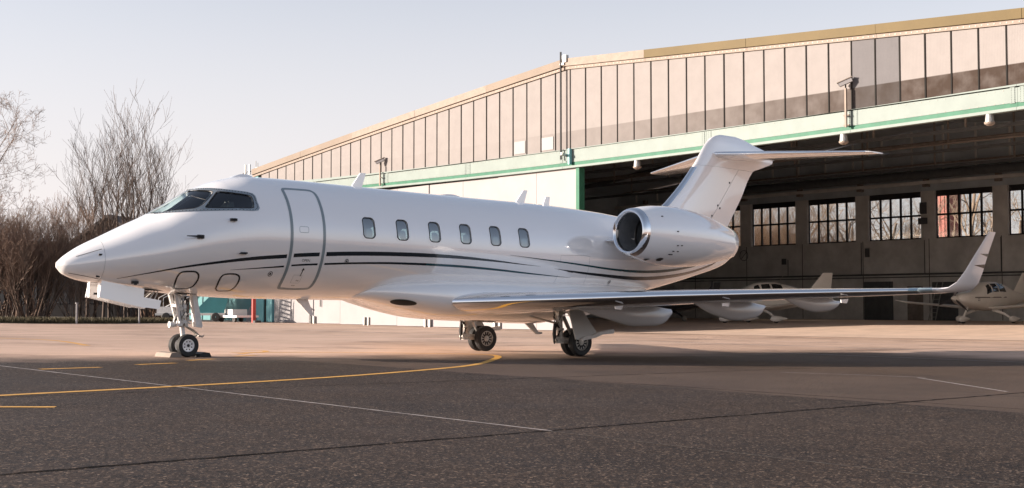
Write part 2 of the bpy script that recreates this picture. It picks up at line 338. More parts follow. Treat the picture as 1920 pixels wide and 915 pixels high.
for i, y in enumerate(seams):
    mb = MB(); mb.b2((HX-.05, y-.032, 9.98), (HX+.06, y+.032, ztop(y)-.005)); hb(mb, 'mullion', 'mull', ang=0)
mb = MB(); mb.prism([(Y0+.02, 9.2), (Y0+.02, ztop(Y0)), (30.8, ztop(30.8)), (Y1-.02, ztop(Y1)), (Y1-.02, 9.2)], lambda p: (HX+.08, *p), lambda p: (HX+.16, *p)); hb(mb, 'backing_wall', 'mull', ang=0)
for y in (32.5, 35.0):     # two small hatches low in the sheeting
    mb = MB(); mb.b2((HX-.05, y-.5, 10.1), (HX-.022, y+.5, 10.85)); h = hb(mb, 'vent_hatch', 'doorwhite', ang=0); h['label'] = 'white vent hatch low in the cladding'
ysp = [Y1, 58.2, 49.0, 40.0, 31.0, 20.2, 11.4, 3.3, Y0]
for i in range(len(ysp)-1):
    a, b_ = ysp[i]-.006, ysp[i+1]+.006; n = 6
    def seg(name, z0, z1, x0, x1, m, zf=.8):
        mb = MB(); rings = []
        for q in range(n+1):
            y = lerp(a, b_, q/n); o = zg(y)*zf; rings.append([(x0, y, z0+o), (x1, y, z0+o), (x1, y, z1+zg(y)*(.3 if z1 > 9.9 else zf)), (x0, y, z1+zg(y)*(.3 if z1 > 9.9 else zf))])
        mb.loft(rings); return hb(mb, name, m, ang=0)
    seg('girder_web', 9.2, 9.93, HX-.12, HX+.1, 'mint'); seg('girder_cap', 9.935, 9.975, HX-.19, HX+.07, 'mint')
    seg('girder_flange', 9.0, 9.195, HX-.10, HX+.1, 'green'); seg('girder_lip', 8.87, 8.995, HX-.22, HX+.1, 'mint')
    if i:
        mb = MB(); y = ysp[i]; o = zg(y)*.6
        for s_ in (-.22, .22): mb.b2((HX-.135, y+s_-.11*(1 if s_ > 0 else 1), 9.22+o), (HX-.122, y+s_+.11, 9.9+o))
        for s_ in (-.27, -.13, .13, .27):
            for q in range(7): mb.box((HX-.142, y+s_, 9.28+o+q*.095), (.016, .03, .03))
        hb(mb, 'splice_plate', 'mint', ang=0)
rv = MB()
for i in range(190):
    y = Y0+.3+i*.385; o = zg(y)*.6
    rv.box((HX-.128, y, 9.86+o*.5), (.014, .03, .03)); rv.box((HX-.128, y, 9.27+o), (.014, .03, .03))
hb(rv, 'rivet_rows', 'pipe', ang=0)['kind'] = 'stuff'
fy_ = [Y0-.2, 3, 10, 17.5, 24.5, 30.8, 38, 45.5, 53, 60, Y1+.2]
for i in range(len(fy_)-1):
    a, b_ = fy_[i]+.008, fy_[i+1]-.008
    mb = MB(); mb.prism([(a, zroof(a)-.43), (a, zroof(a)), ((a+b_)/2, zroof((a+b_)/2)), (b_, zroof(b_)), (b_, zroof(b_)-.43), ((a+b_)/2, zroof((a+b_)/2)-.43)], lambda p: (HX-.22-.006*(i % 2), *p), lambda p: (HX+.1, *p)); hb(mb, 'roof_fascia', 'fascia' if i < 4 else ('strip' if i in (4, 6, 7) else 'fascial'), ang=0)
    mb = MB(); mb.prism([(a, zroof(a)-.62), (a, zroof(a)-.435), ((a+b_)/2, zroof((a+b_)/2)-.435), (b_, zroof(b_)-.435), (b_, zroof(b_)-.62), ((a+b_)/2, zroof((a+b_)/2)-.62)], lambda p: (HX-.12, *p), lambda p: (HX+.1, *p))
    for q in range(int((b_-a)/.28)):
        y = a+.14+q*.28; mb.box((HX-.125, y, zroof(y)-.53), (.02, .05, .05), m=1)
    hb(mb, 'bolted_strip', ['strip', 'pipe'], ang=0)
mb = MB(); yy = [Y0-.2+i*(Y1-Y0+.4)/24 for i in range(25)]; BX = 78.0
mb.loft([[(HX+.1, y, zroof(y)-.1), (BX+.6, y, zroof(y)-.1), (BX+.6, y, zroof(y)-.02), (HX+.1, y, zroof(y)-.02)] for y in yy]); hb(mb, 'roof', 'roofm', ang=10)
# sliding doors, shut half of the front
dl = [30.0 + 3.553*i for i in range(10)] + [64.1]
for i in range(10):
    a, b_ = dl[i]+.012, dl[i+1]-.012; xo = .0 if (i//2) % 2 == 0 else .06
    mb = MB(); zb = max(G(HX, a), G(HX, b_))+.02; mb.b2((HX+.02+xo, a, zb), (HX+.14+xo, b_, 8.9))
    dd = hb(mb, 'door_leaf', 'doorwhite', ang=0)
    if i % 2 == 0 and i:
        for s_ in (-.25, .25):
            q = MB(); q.b2((HX-.10, a+s_-.07, G(HX, a)), (HX+.018+xo, a+s_+.07, G(HX, a)+.55)); hb(q, 'guide_post', 'galv', dd, 0)
q = MB(); q.b2((HX-.04, 57.35, 1.0), (HX+.01, 57.42, 1.5)); hb(q, 'door_handle', 'dark', ang=0)
mb = MB(); mb.b2((HX-.12, 29.72, G(HX, 29.7)), (HX+.3, 29.985, 8.86)); hb(mb, 'door_jamb', 'green', ang=0)
mb = MB(); mb.b2((HX-.15, 64.15, -.15), (HX+.5, 65.0, 8.86)); hb(mb, 'corner_post', 'tealwall', ang=0)
mb = MB(); mb.b2((HX-.05, 65.02, -.15), (HX+.3, 65.45, 8.86)); hb(mb, 'corner_rail', 'mull', ang=0)
mb = MB(); mb.b2((HX-.12, 65.47, -.15), (HX+.4, Y1, 8.86)); hb(mb, 'corner_wall', 'tealwall', ang=0)
mb = MB(); mb.b2((HX-.16, 66.42, 9.99), (HX+.07, Y1, ztop(Y1)-.03)); hb(mb, 'corner_panel', 'tealwall', ang=0)
for y0, y1, nm in ((Y1-.3, Y1, 'end_wall'), (Y0, Y0+.3, 'end_wall')):
    mb = MB(); mb.b2((HX+.42, y0, -1.2), (BX+.4, y1, zroof((y0+y1)/2)-.12)); hb(mb, nm, 'wallup', ang=0)
# back wall: dado, piers, windows, upper wall
SILL, HEAD, LINT = 6.27, 9.52, 9.97
wy = [50.16-6.045*i for i in range(-2, 9)]   # left edges
WW = 4.83
mb = MB(); mb.b2((BX, Y0+.3, -1.2), (BX+.35, Y1-.3, SILL-.002)); hb(mb, 'dado_wall', 'wall', ang=0)
mb = MB(); mb.prism([(Y0+.3, LINT+.002), (Y0+.3, zroof(Y0)-.15), (30.8, zroof(30.8)-.15), (Y1-.3, zroof(Y1)-.15), (Y1-.3, LINT+.002)], lambda p: (BX, *p), lambda p: (BX+.35, *p)); hb(mb, 'upper_wall', 'wallup', ang=0)
edges = [Y1-.3] + [v for y in wy for v in (y, y-WW)] + [Y0+.3]
for i in range(0, len(edges), 2):
    a, b_ = edges[i], edges[i+1]
    if a - b_ < .05: continue
    mb = MB(); mb.b2((BX-.12, b_+.01, SILL), (BX+.35, a-.01, LINT)); hb(mb, 'pier', 'wall', ang=0)
for iw, y in enumerate(wy):
    if y-WW < Y0+.3: continue
    wn = MB(); x0, x1 = BX+.12, BX+.2
    wn.b2((x0, y-WW, HEAD), (x1, y, LINT)); wn.b2((x0, y-WW, SILL), (x1, y, SILL+.1)); wn.b2((x0, y-.09, SILL+.1), (x1, y, HEAD)); wn.b2((x0, y-WW, SILL+.1), (x1, y-WW+.09, HEAD))
    wo = hb(wn, 'window', 'wframe', ang=0)
    rvl = MB(); rvl.b2((BX-.115, y-.008, SILL+.02), (BX+.11, y+.008, HEAD)); hb(rvl, 'reveal', 'reveal', wo, 0)
    cw = (WW-.18)/5; zm = SILL+.1+(HEAD-SILL-.1)*.55
    for c in range(5):
        ya, yb = y-.09-c*cw, y-.09-(c+1)*cw
        if c < 4:
            b = MB(); b.b2((x0-.03, yb-.08, SILL+.1), (x1-.01, yb+.08, HEAD)); hb(b, 'glazing_bar', 'wframe', wo, 0)
        for z0, z1 in ((SILL+.1, zm-.05), (zm+.05, HEAD)):
            b = MB(); b.b2((x0+.035, yb+.06, z0+.01), (x0+.045, ya-.06, z1-.01)); hb(b, 'pane', 'gl_pane', wo, 0)
    b = MB(); b.b2((x0-.02, y-WW+.09, zm-.075), (x1-.02, y-.09, zm+.075)); hb(b, 'transom', 'wframe', wo, 0)
    if iw % 1 == 0:
        b = MB(); b.b2((BX-.02, y+.6-.02, 0), (BX-.001, y+.6+.02, SILL)); hb(b, 'wall_joint', 'mull', ang=0)
mb = MB(); mb.b2((BX-.35, Y0+.3, 10.5), (BX-.01, Y1-.3, 10.75)); hb(mb, 'cornice', 'wall', ang=0)
for y in [50.8-6.045*i for i in range(-2, 9)]:
    b = MB(); b.b2((BX-.42, y-.22, 10.28), (BX-.02, y+.22, 10.49)); b.b2((BX-.4, y-.18, 10.76), (BX-.05, y+.18, 11.1)); hb(b, 'bracket', 'pipe', ang=0)
def pipe(name, pts, r, m, n=10): b = MB(); b.tube(pts, r, n); return hb(b, name, m)
pipe('heating_duct', [(BX-.6, Y0+.4, 11.2), (BX-.6, 51.5, 11.2), (BX-.6, 52.2, 10.7)], .34, 'blackpipe', 14)
pipe('roof_pipe', [(BX-.9, Y0+.4, 11.95), (BX-.9, Y1-.4, 11.95)], .09, 'pipe'); pipe('roof_pipe', [(60, Y0+.4, 11.0), (60, Y1-.4, 11.0)], .07, 'pipe')
pipe('crane_rail', [(66, Y0+.4, 12.0), (66, Y1-.4, 12.0)], .1, 'pipe', 6); pipe('wall_conduit', [(BX-.1, Y0+.4, 3.5), (BX-.1, Y1-.4, 3.58)], .07, 'blackpipe'); pipe('wall_conduit', [(BX-.1, Y0+.4, 3.3), (BX-.1, Y1-.4, 3.33)], .04, 'blackpipe')
for y in (46.2, 38.8, 33.0, 26.6): pipe('wall_conduit', [(BX-.06, y, 3.5), (BX-.06, y, SILL-.1 if y < 45 else 5)], .035, 'blackpipe', 6)
for y, z, a, c in ((46.6, 4.6, .35, .5), (38.2, 5.0, .3, .7), (33.05, 7.4, .8, .5), (33, 8.2, .6, .9), (28.3, 4.8, .3, .4), (36.4, 2.4, .5, .6)):
    b = MB(); b.b2((BX-.2, y-a/2, z), (BX-.13 if 6.3 < z else BX-.001, y+a/2, z+c)); b.b2((BX-.22, y-a/4, z+c*.3), (BX-.2, y+a/4, z+c*.6)); hb(b, 'switch_box', 'blackpipe', ang=0)
for y0, y1, z1, m in ((38.6, 35.9, 3.0, 'blackpipe'), (34.6, 33.2, 2.6, 'pipe'), (32.4, 30.2, 2.9, 'blackpipe')):
    b = MB(); b.b2((BX-.04, y0, -.2), (BX-.005, y1, z1)); b.b2((BX-.07, y0-.3, 1.0), (BX-.04, y0-.2, 1.25)); hb(b, 'back_door', m, ang=0)
b = MB()
for i in range(40): a0 = 2*math.pi*i/40; a1 = 2*math.pi*(i+1)/40; b.tube([(BX-.1, 51+.45*math.cos(a0), 5.5+.45*math.sin(a0)), (BX-.1, 51+.45*math.cos(a1), 5.5+.45*math.sin(a1))], .03, 5)
b.tube([(BX-.1, 51.3, 5.2), (BX-.1, 50.7, 5.8)], .025, 5); hb(b, 'valve_wheel', 'blackpipe')
for x in (46, 54, 62, 70):         # roof trusses follow the gable
    b = MB(); b.loft([[(x-.12, y, zroof(y)-.45), (x+.12, y, zroof(y)-.45), (x+.12, y, zroof(y)-.12), (x-.12, y, zroof(y)-.12)] for y in (Y0+.3, 12, 30.8, 49, Y1-.3)]); hb(b, 'rafter', 'blackpipe', ang=0)
    b = MB(); b.b2((x-.08, Y0+.3, 10.75), (x+.08, Y1-.3, 10.95)); hb(b, 'tie_beam', 'blackpipe', ang=0)
    for i, y in enumerate([Y0+3+6.0*i for i in range(12)]):
        b = MB(); b.b2((x-.05, y-.05, 10.95), (x+.05, y+.05, zroof(y)-.46)); hb(b, 'truss_strut', 'pipe', ang=0)
for i in range(26):
    y = Y0+1.5+i*2.75; b = MB(); b.b2((BX-.12, y-.07, 10.98), (BX-.002, y+.07, zroof(y)-.2)); hb(b, 'wall_rib', 'wall', ang=0)
rail = marking('door_rail', crooked((HX-.1, 29.7), (HX-.1, -8), 90, .02, 5), .09, 'pipe', .008, .4, False)

# things fixed on the hangar front
def cctv(loc, yawd, label, post=1.8):
    e = empty('security_camera', loc); tag(e, label, 'camera', None)
    b = MB(); b.box((0, 0, post/2), (.09, .09, post)); b.box((.05, 0, .1), (.1, .3, .05)); b.box((.05, 0, .55), (.1, .3, .05)); b.build('post', 'strip', e, 0)
    rot = Matrix.Rotation(R(yawd), 3, 'Z') @ Matrix.Rotation(R(-22), 3, 'Y')
    b = MB(); b.box((0, 0, post+.28), (.62, .2, .2), rot); b.build('housing', 'doorwhite', e, 0)
    b = MB(); b.box(Vector((0, 0, post+.39))+rot @ Vector((-.04, 0, 0)), (.74, .25, .03), rot); b.build('sunshield', 'strip', e, 0)
    b = MB(); b.lathe([(0, .07), (.02, .07)], Vector((0, 0, post+.28))+rot @ Vector((-.31, 0, 0)), rot @ Vector((-1, 0, 0)), 12, 0, True); b.build('lens', 'dark', e)
    b = MB(); b.tube([(0, 0, post), (.03, .02, post+.1), (0, 0, post+.2)], .035, 6); b.build('bracket', 'dark', e); return e
c1 = cctv((HX-.34, 11.55, 9.2), -60, 'white security camera on a tall post in front of the two grey cladding sheets')
c2 = cctv((HX-.34, 49.3, 9.2), -50, 'white security camera on a post above the closed white doors', 1.4)
e = empty('security_camera', (HX-.23, 30.55, 9.62)); tag(e, 'small dark security camera on the girder beside the tall lightning rod', 'camera')
b = MB(); b.box((-.25, 0, 0), (.5, .14, .14), Matrix.Rotation(R(10), 3, 'Y')); b.build('housing', 'galv', e, 0); b = MB(); b.box((-.02, -.2, -.1), (.2, .12, .9)); b.box((-.05, -.1, 0), (.08, .25, .06)); b.build('bracket', 'tealwall', e, 0); b = MB(); b.tube([(-.1, 0, -.07), (-.12, .05, -.3), (-.05, .0, -.42)], .015, 5); b.build('cable', 'dark', e)
e = empty('lightning_rod', (HX-.3, 31.05, 9.4)); tag(e, 'tall thin lightning rod fixed at the ridge of the hangar front', 'rod')
b = MB(); b.tube([(0, 0, 0), (0, 0, 6.2)], .055, 8); b.build('rod', 'dark', e); b = MB(); b.box((.09, -.08, 5.5), (.18, .34, .12)); b.build('clamp', 'galv', e, 0); b = MB(); b.box((.09, -.3, 5.78), (.22, .3, .4)); b.build('junction_box', 'galv', e, 0); b = MB(); b.box((.08, 0, .3), (.2, .1, .1)); b.build('clamp', 'galv', e, 0)
for y, lb in ((25.2, 'pale lantern lamp under the girder near the open bay edge'), (11.9, 'pale lantern lamp under the girder below the tall camera post'), (4.6, 'pale lantern lamp under the girder far along the open bay')):
    e = empty('floodlight', (HX-.05, y, 8.86+zg(y)*.8)); tag(e, lb, 'lamp', 'lamps hung under the hangar girder')
    b = MB(); b.lathe([(0, .16), (-.3, .19), (-.32, .19)], (0, 0, 0), (0, 0, 1), 12, 0, True); b.build('lamp_body', 'galv', e); b = MB(); b.lathe([(-.325, .23), (-.4, .21), (-.47, .1), (-.48, .02)], (0, 0, 0), (0, 0, 1), 12, 0, True); b.build('lamp_glass', 'strip', e)
for i, (y, h, lb) in enumerate(((71.0-2.4, .9, 'tall white panel antenna on the hangar roof corner'), (67.9, .8, 'shorter panel antenna clamped next to the tall one on the roof corner'), (66.9, .9, 'twin rod antenna on the hangar roof edge'))):
    e = empty('antenna', (HX-.1, y, zroof(y)-.3)); tag(e, lb, 'antenna')
    b = MB()
    if i < 2: b.box((0, 0, h/2), (.1, .14, h)); b.build('panel', 'galv', e, 0); b = MB(); b.box((.06, .2, .25), (.1, .5, .07)); b.build('bracket', 'dark', e, 0)
    else:
        b.tube([(0, 0, 0), (0, 0, h)], .025, 6); b.tube([(0, -.3, .05), (0, -.3, h*.8)], .025, 6); b.build('rod', 'dark', e); b = MB(); b.box((0, -.15, .35), (.05, .35, .05)); b.build('bracket', 'galv', e, 0)

# ------------------------------------------------------------------ business jet (x aft from the nose gear, -y port, z up from the apron)
jet = empty('business_jet', (0, 0, 0), (AR, AP, 0)); tag(jet, 'white twin-engine business jet with navy and teal stripes parked on the apron', 'jet')
KX = [-2.62, -2.5, -2.2, -1.8, -1.3, -.9, -.5, 0, .6, 1.2, 2, 4, 7, 9, 11, 13, 15, 16, 16.55]
zt = mono(KX, [1.794, 1.907, 2.115, 2.322, 2.58, 2.78, 3.022, 3.327, 3.581, 3.705, 3.72, 3.702, 3.673, 3.663, 3.59, 3.425, 3.274, 3.084, 2.861])
zb = mono(KX, [1.684, 1.573, 1.465, 1.404, 1.342, 1.305, 1.262, 1.226, 1.199, 1.185, 1.186, 1.195, 1.170, 1.175, 1.307, 1.613, 2.073, 2.349, 2.636])
hw = mono(KX, [.03, .17, .36, .56, .76, .89, 1.0, 1.1, 1.19, 1.23, 1.25, 1.25, 1.25, 1.24, 1.13, .9, .55, .34, .1])
def CH(x): a, b = zt(x), zb(x); return (a+b)/2, (a-b)/2
def SP(x, th, off=0.0, side=-1):
    """point on the skin; th = angle above the waterline, side -1 port"""
    C, H = CH(x); W = hw(x)
    p = Vector((x, side*W*math.cos(th), C+H*math.sin(th)))
    if off:
        e = .004; C2, H2 = CH(x+e); W2 = hw(x+e); px = Vector((x+e, side*W2*math.cos(th), C2+H2*math.sin(th)))
        pt = Vector((x, side*W*math.cos(th+e), C+H*math.sin(th+e)))
        n = (px-p).cross(pt-p).normalized()
        if n.dot(Vector((0, side*math.cos(th), math.sin(th)))) < 0: n = -n
        p = p + n*off
    return p
def TH(x, z): C, H = CH(x); return math.asin(cl((z-C)/H, -1, 1))
def skin(x0, x1, nx, n, off=0, xs=None):
    rings = []
    for x in (xs or [lerp(x0, x1, i/nx) for i in range(nx+1)]):
        r = []
        for k in range(n):
            a = 2*math.pi*k/n - math.pi/2; c = math.cos(a)
            C, H = CH(x); W = hw(x); r.append((x, -(W-off)*c, C+(H-off)*math.sin(a)))
        rings.append(r)
    return rings
def patch(poly, off, side=-1, step=.06, th=False):
    """a sheet on the skin filling an (x, z) outline"""
    P = [(x, (TH(x, z) if not th else z)*1.2) for x, z in poly]; pts = []; n = len(P)
    for i in range(n):
        a, b = P[i], P[(i+1) % n]; k = max(1, int(math.dist(a, b)/step))
        pts += [Vector((lerp(a[0], b[0], q/k), lerp(a[1], b[1], q/k))) for q in range(k)]
    nb = len(pts); x0, x1 = min(p.x for p in pts), max(p.x for p in pts); y0, y1 = min(p.y for p in pts), max(p.y for p in pts)
    inside = []
    y = y0+step/2
    while y < y1:
        x = x0+step/2
        while x < x1:
            c = False; j = nb-1
            for i in range(nb):
                if (pts[i].y > y) != (pts[j].y > y) and x < (pts[j].x-pts[i].x)*(y-pts[i].y)/(pts[j].y-pts[i].y)+pts[i].x: c = not c
                j = i
            if c and min((p-Vector((x, y))).length for p in pts) > step*.4: inside.append(Vector((x, y)))
            x += step
        y += step
    v, e, f, *_ = geometry.delaunay_2d_cdt(pts+inside, [], [list(range(nb))], 1, 1e-5)
    return MB().add([SP(p.x, p.y/1.2, off, side) for p in v], f)
def band(top, bot, off, side=-1, n=5):
    """a stripe between two (x, z) polylines"""
    a, b = smoothline(top, n), smoothline(bot, n); rows = 3
    return MB().add([SP(lerp(p[0], q[0], r/rows), TH(lerp(p[0], q[0], r/rows), lerp(p[1], q[1], r/rows)), off, side) for p, q in zip(a, b) for r in range(rows+1)],
                    [(i*(rows+1)+r, (i+1)*(rows+1)+r, (i+1)*(rows+1)+r+1, i*(rows+1)+r+1) for i in range(len(a)-1) for r in range(rows)])
def outline(pts, w, off, side=-1, closed=True, sub=5):
    P = smoothline(pts+[pts[0]] if closed else pts, sub); P = P[:-1] if closed else P
    Q = [SP(x, TH(x, z), off, side) for x, z in P]; vs = []; n = len(Q)
    for i, (x, z) in enumerate(P):
        a = Q[(i-1) % n] if closed or i else Q[i]; b = Q[(i+1) % n] if closed or i < n-1 else Q[i]
        t = (b-a).normalized(); nn = (SP(x, TH(x, z), .05, side)-SP(x, TH(x, z), 0, side)).normalized(); s_ = t.cross(nn).normalized()
        vs += [Q[i]-s_*w/2, Q[i]+s_*w/2]
    m = n if closed else n-1
    return MB().add(vs, [(2*i, 2*i+1, (2*((i+1) % n))+1, 2*((i+1) % n)) for i in range(m)])
def rrect(cx, cz, w, h, r, n=4):
    o = []
    for sx, sz, a0 in ((1, 1, 0), (-1, 1, 90), (-1, -1, 180), (1, -1, 270)):
        for k in range(n+1): a = R(a0+90*k/n); o.append((cx+sx*(w/2-r)+r*math.cos(a), cz+sz*(h/2-r)+r*math.sin(a)))
    return o
WINS = [(3.555+.862*i, 2.72) for i in range(6)]
wsg = [(-.835, 2.80), (-.46, 3.05), (-.06, 3.30), (.06, 3.325), (.2, 3.315), (.245, 3.285), (.17, 3.20), (-.02, 3.03), (-.11, 2.97), (-.23, 2.92), (-.48, 2.88), (-.67, 2.845)]
sdg = [(-.02, 2.955), (.07, 3.05), (.29, 3.27), (.38, 3.295), (.6, 3.275), (.86, 3.245), (.92, 3.19), (.915, 3.07), (.90, 3.01), (.85, 2.975), (.4, 2.955), (.03, 2.94)]
frm = [(-.85, 2.79), (-.5, 3.04), (-.1, 3.29), (.02, 3.36), (.17, 3.375), (.35, 3.365), (.63, 3.335), (.97, 3.285), (1.0, 3.12), (.985, 2.94), (.58, 2.915), (.12, 2.885), (-.31, 2.855), (-.62, 2.825)]
# fuselage: double skin with real openings
sx = [-1.885+.03*i for i in range(100)] + [1.115+.07*i for i in range(110)]; sx = [x for x in sx if x < 8.6] + [8.6+.12*i for i in range(66)] + [16.52]
fm = MB(); fm.loft(skin(0, 0, 0, 88, 0, sx), 0); inx = [x for x in sx if -1.5 < x < 9.2]; fm.loft(skin(0, 0, 0, 88, .05, inx), 1)
fus_me = bpy.data.meshes.new('fuselage'); fus_me.from_pydata(fm.v, [], fm.f); fus_me.polygons.foreach_set('material_index', fm.m)
bm = bmesh.new(); bm.from_mesh(fus_me); bmesh.ops.recalc_face_normals(bm, faces=bm.faces)
inner = [f for f in bm.faces if f.material_index == 1]; bmesh.ops.reverse_faces(bm, faces=inner); bm.to_mesh(fus_me); bm.free()
for k in ('white', 'lining', 'cockpit'): fus_me.materials.append(MT[k])
for p in fus_me.polygons:
    if p.material_index == 1 and p.center.x < 1.35: p.material_index = 2
cut = MB()
for cx, cz in WINS: cut.prism(rrect(cx, cz, .285, .425, .09), lambda p: (p[0], -2, p[1]), lambda p: (p[0], 2, p[1]))
cut.prism(sdg, lambda p: (p[0], -2, p[1]), lambda p: (p[0], 2, p[1]))
ws2 = [(-.83, 2.805), (-.9, 3.1), (-.3, 3.5), (-.02, 3.325), (.06, 3.325), (.2, 3.315), (.245, 3.285), (.17, 3.20), (-.02, 3.03), (-.11, 2.97), (-.23, 2.92), (-.48, 2.88), (-.67, 2.845)]
cut.prism(ws2, lambda p: (p[0], -2, p[1]), lambda p: (p[0], 2, p[1]))
cme = cut.mesh('cutter', [], 0); cob = bpy.data.objects.new('cutter', cme); fob = bpy.data.objects.new('fuselage', fus_me)
COL.objects.link(cob); COL.objects.link(fob)
mo = fob.modifiers.new('openings', 'BOOLEAN'); mo.object = cob; mo.operation = 'DIFFERENCE'; mo.solver = 'EXACT'
dg = bpy.context.evaluated_depsgraph_get(); new_me = bpy.data.meshes.new_from_object(fob.evaluated_get(dg))
fob.modifiers.clear(); fob.data = new_me; bpy.data.objects.remove(cob); fus = fob; fus.parent = jet; new_me.name = 'fuselage'
new_me.polygons.foreach_set('use_smooth', [True]*len(new_me.polygons)); new_me.set_sharp_from_angle(angle=R(28))
rx = [-2.62+.73*(i/24)**1.8 for i in range(25)]
b = MB(); b.loft(skin(0, 0, 0, 72, 0, rx)); b.build('radome', 'white', jet)
rs = MB(); rs.loft(skin(0, 0, 0, 72, -.0015, [-1.8885, -1.8865])+[], 0, False); rs.build('radome_seam', 'gasket', jet)
# glazing and frames, both sides
def side_of(s_): return 'port' if s_ < 0 else 'starboard'
for s_ in (-1, 1):
    for cx, cz in WINS:
        w = patch(rrect(cx, cz, .30, .44, .095), -.014, s_, .09).build('cabin_window', 'gl_cab', jet)
        outline(rrect(cx, cz, .295, .435, .09), .022, .002, s_, sub=2).build('window_gasket', 'black', w, 0)
        outline(rrect(cx, cz, .36, .50, .11), .035, .0015, s_, sub=2).build('window_trim', 'white', w, 0)
        b = patch(rrect(cx+.03, cz-.10, .16, .2, .05), -.045, s_, .09); b.build('window_highlight', 'lining', w)  # small pale sheet standing in for the highlight low in the pane
    # flight deck
    top_ = [(x, math.acos(cl(.035/hw(x), 0, 1))) for x in (-.83, -.65, -.45, -.25, -.08)]
    wpoly = top_ + [(x, TH(x, z)) for x, z in wsg[3:]]
    w = patch(wpoly, -.012, s_, .07, True).build('windshield', 'gl_cock', jet)
    b = patch(sdg, -.012, s_, .07).build('side_window', 'gl_cock', jet)
    # silver frame: ring pieces around the two panes
    def ring(outer, inn, nm):
        mb = MB(); n = len(outer); rows = 3; vs = []; fs = []
        for i in range(n):
            for r in range(rows+1):
                x, z = lerp(outer[i][0], inn[i][0], r/rows), lerp(outer[i][1], inn[i][1], r/rows); vs.append(SP(x, TH(x, z), .004, s_))
        for i in range(n-1):
            for r in range(rows): fs.append((i*(rows+1)+r, (i+1)*(rows+1)+r, (i+1)*(rows+1)+r+1, i*(rows+1)+r+1))
        mb.add(vs, fs); return mb
    ou = smoothline([(.03, 3.365), (.17, 3.378), (.35, 3.368), (.63, 3.338), (.97, 3.288), (1.005, 3.12), (.985, 2.935), (.58, 2.91), (.12, 2.88), (-.31, 2.85), (-.62, 2.82), (-.83, 2.792)], 3)
    iu = smoothline([(.03, 3.328), (.2, 3.322), (.36, 3.30), (.6, 3.278), (.88, 3.245), (.922, 3.12), (.88, 2.985), (.55, 2.957), (.06, 2.94), (-.23, 2.915), (-.55, 2.868), (-.80, 2.815)], 3)
    fr = ring(ou, iu, 'f').build('windshield_frame', 'silver', jet)
    pl = ring(smoothline([(.2, 3.325), (.25, 3.28), (.16, 3.19), (-.02, 3.02), (-.13, 2.955), (-.25, 2.91)], 4), smoothline([(.40, 3.305), (.30, 3.28), (.2, 3.185), (.065, 3.045), (-.015, 2.965), (.02, 2.93)], 4), 'p').build('window_post', 'silver', fr)
    outline(sdg, .02, .006, s_, sub=2).build('window_gasket', 'black', fr, 0)
    outline([(x, z) for x, z in wsg[3:]], .018, .006, s_, False, 2).build('window_gasket', 'black', fr, 0)
    rb = MB()
    for i in range(0, len(ou)-1):
        for q in (.25, .75):
            x, z = lerp(ou[i][0], ou[i+1][0], q), lerp(ou[i][1], ou[i+1][1], q); x, z = lerp(x, lerp(iu[i][0], iu[i+1][0], q), .4), lerp(z, lerp(iu[i][1], iu[i+1][1], q), .4)
            rb.box(SP(x, TH(x, z), .006, s_), (.013, .013, .013))
    rb.build('frame_screws', 'dark', fr, 0)['kind'] = 'stuff'
b = MB(); xs_ = [-.86, -.65, -.45, -.25, -.05, .08]
b.add([SP(x, math.pi/2-sg*.055/hw(x)*1.0, .004, -1) if sg > 0 else SP(x, math.pi/2-.055/hw(x), .004, 1) for x in xs_ for sg in (1, -1)], [(2*i, 2*i+1, 2*i+3, 2*i+2) for i in range(5)]); b.build('windshield_post', 'silver', jet, 0)
b = MB(); b.loft([[(-.74, -.45, 2.4), (-.74, .45, 2.4), (-.74, .36, 2.69), (-.74, -.36, 2.69)], [(-.3, -.75, 2.4), (-.3, .75, 2.4), (-.3, .64, 2.83), (-.3, -.64, 2.83)], [(-.2, -.75, 2.4), (-.2, .75, 2.4), (-.2, .64, 2.80), (-.2, -.64, 2.80)]]); b.build('glareshield', 'cockpit', jet)
for y in (-.48, .48):
    b = MB(); b.loft([[(.62+q[0], y+q[1]*.9, z) for q in ((-.07, -.24), (-.07, .24), (.07, .24), (.07, -.24))] for z in (2.3, 2.7, 2.95)] + [[(.66+q[0], y+q[1]*.5, 3.12) for q in ((-.05, -.24), (-.05, .24), (.05, .24), (.05, -.24))]]); b.b2((.2, y-.25, 2.2), (.6, y+.25, 2.32)); b.build('pilot_seat', 'seat', jet)
b = MB(); b.prism([(1.2*math.cos(2*math.pi*i/24), 1.2*math.sin(2*math.pi*i/24)) for i in range(24)], lambda p: (1.36, p[0]*.96, 2.45+p[1]*.98), lambda p: (1.38, p[0]*.96, 2.45+p[1]*.98)); b.build('cockpit_bulkhead', 'cockpit', jet)
b = MB(); b.b2((1.4, -.75, 1.72), (9.1, .75, 1.76)); b.build('cabin_floor', 'lining', jet, 0)
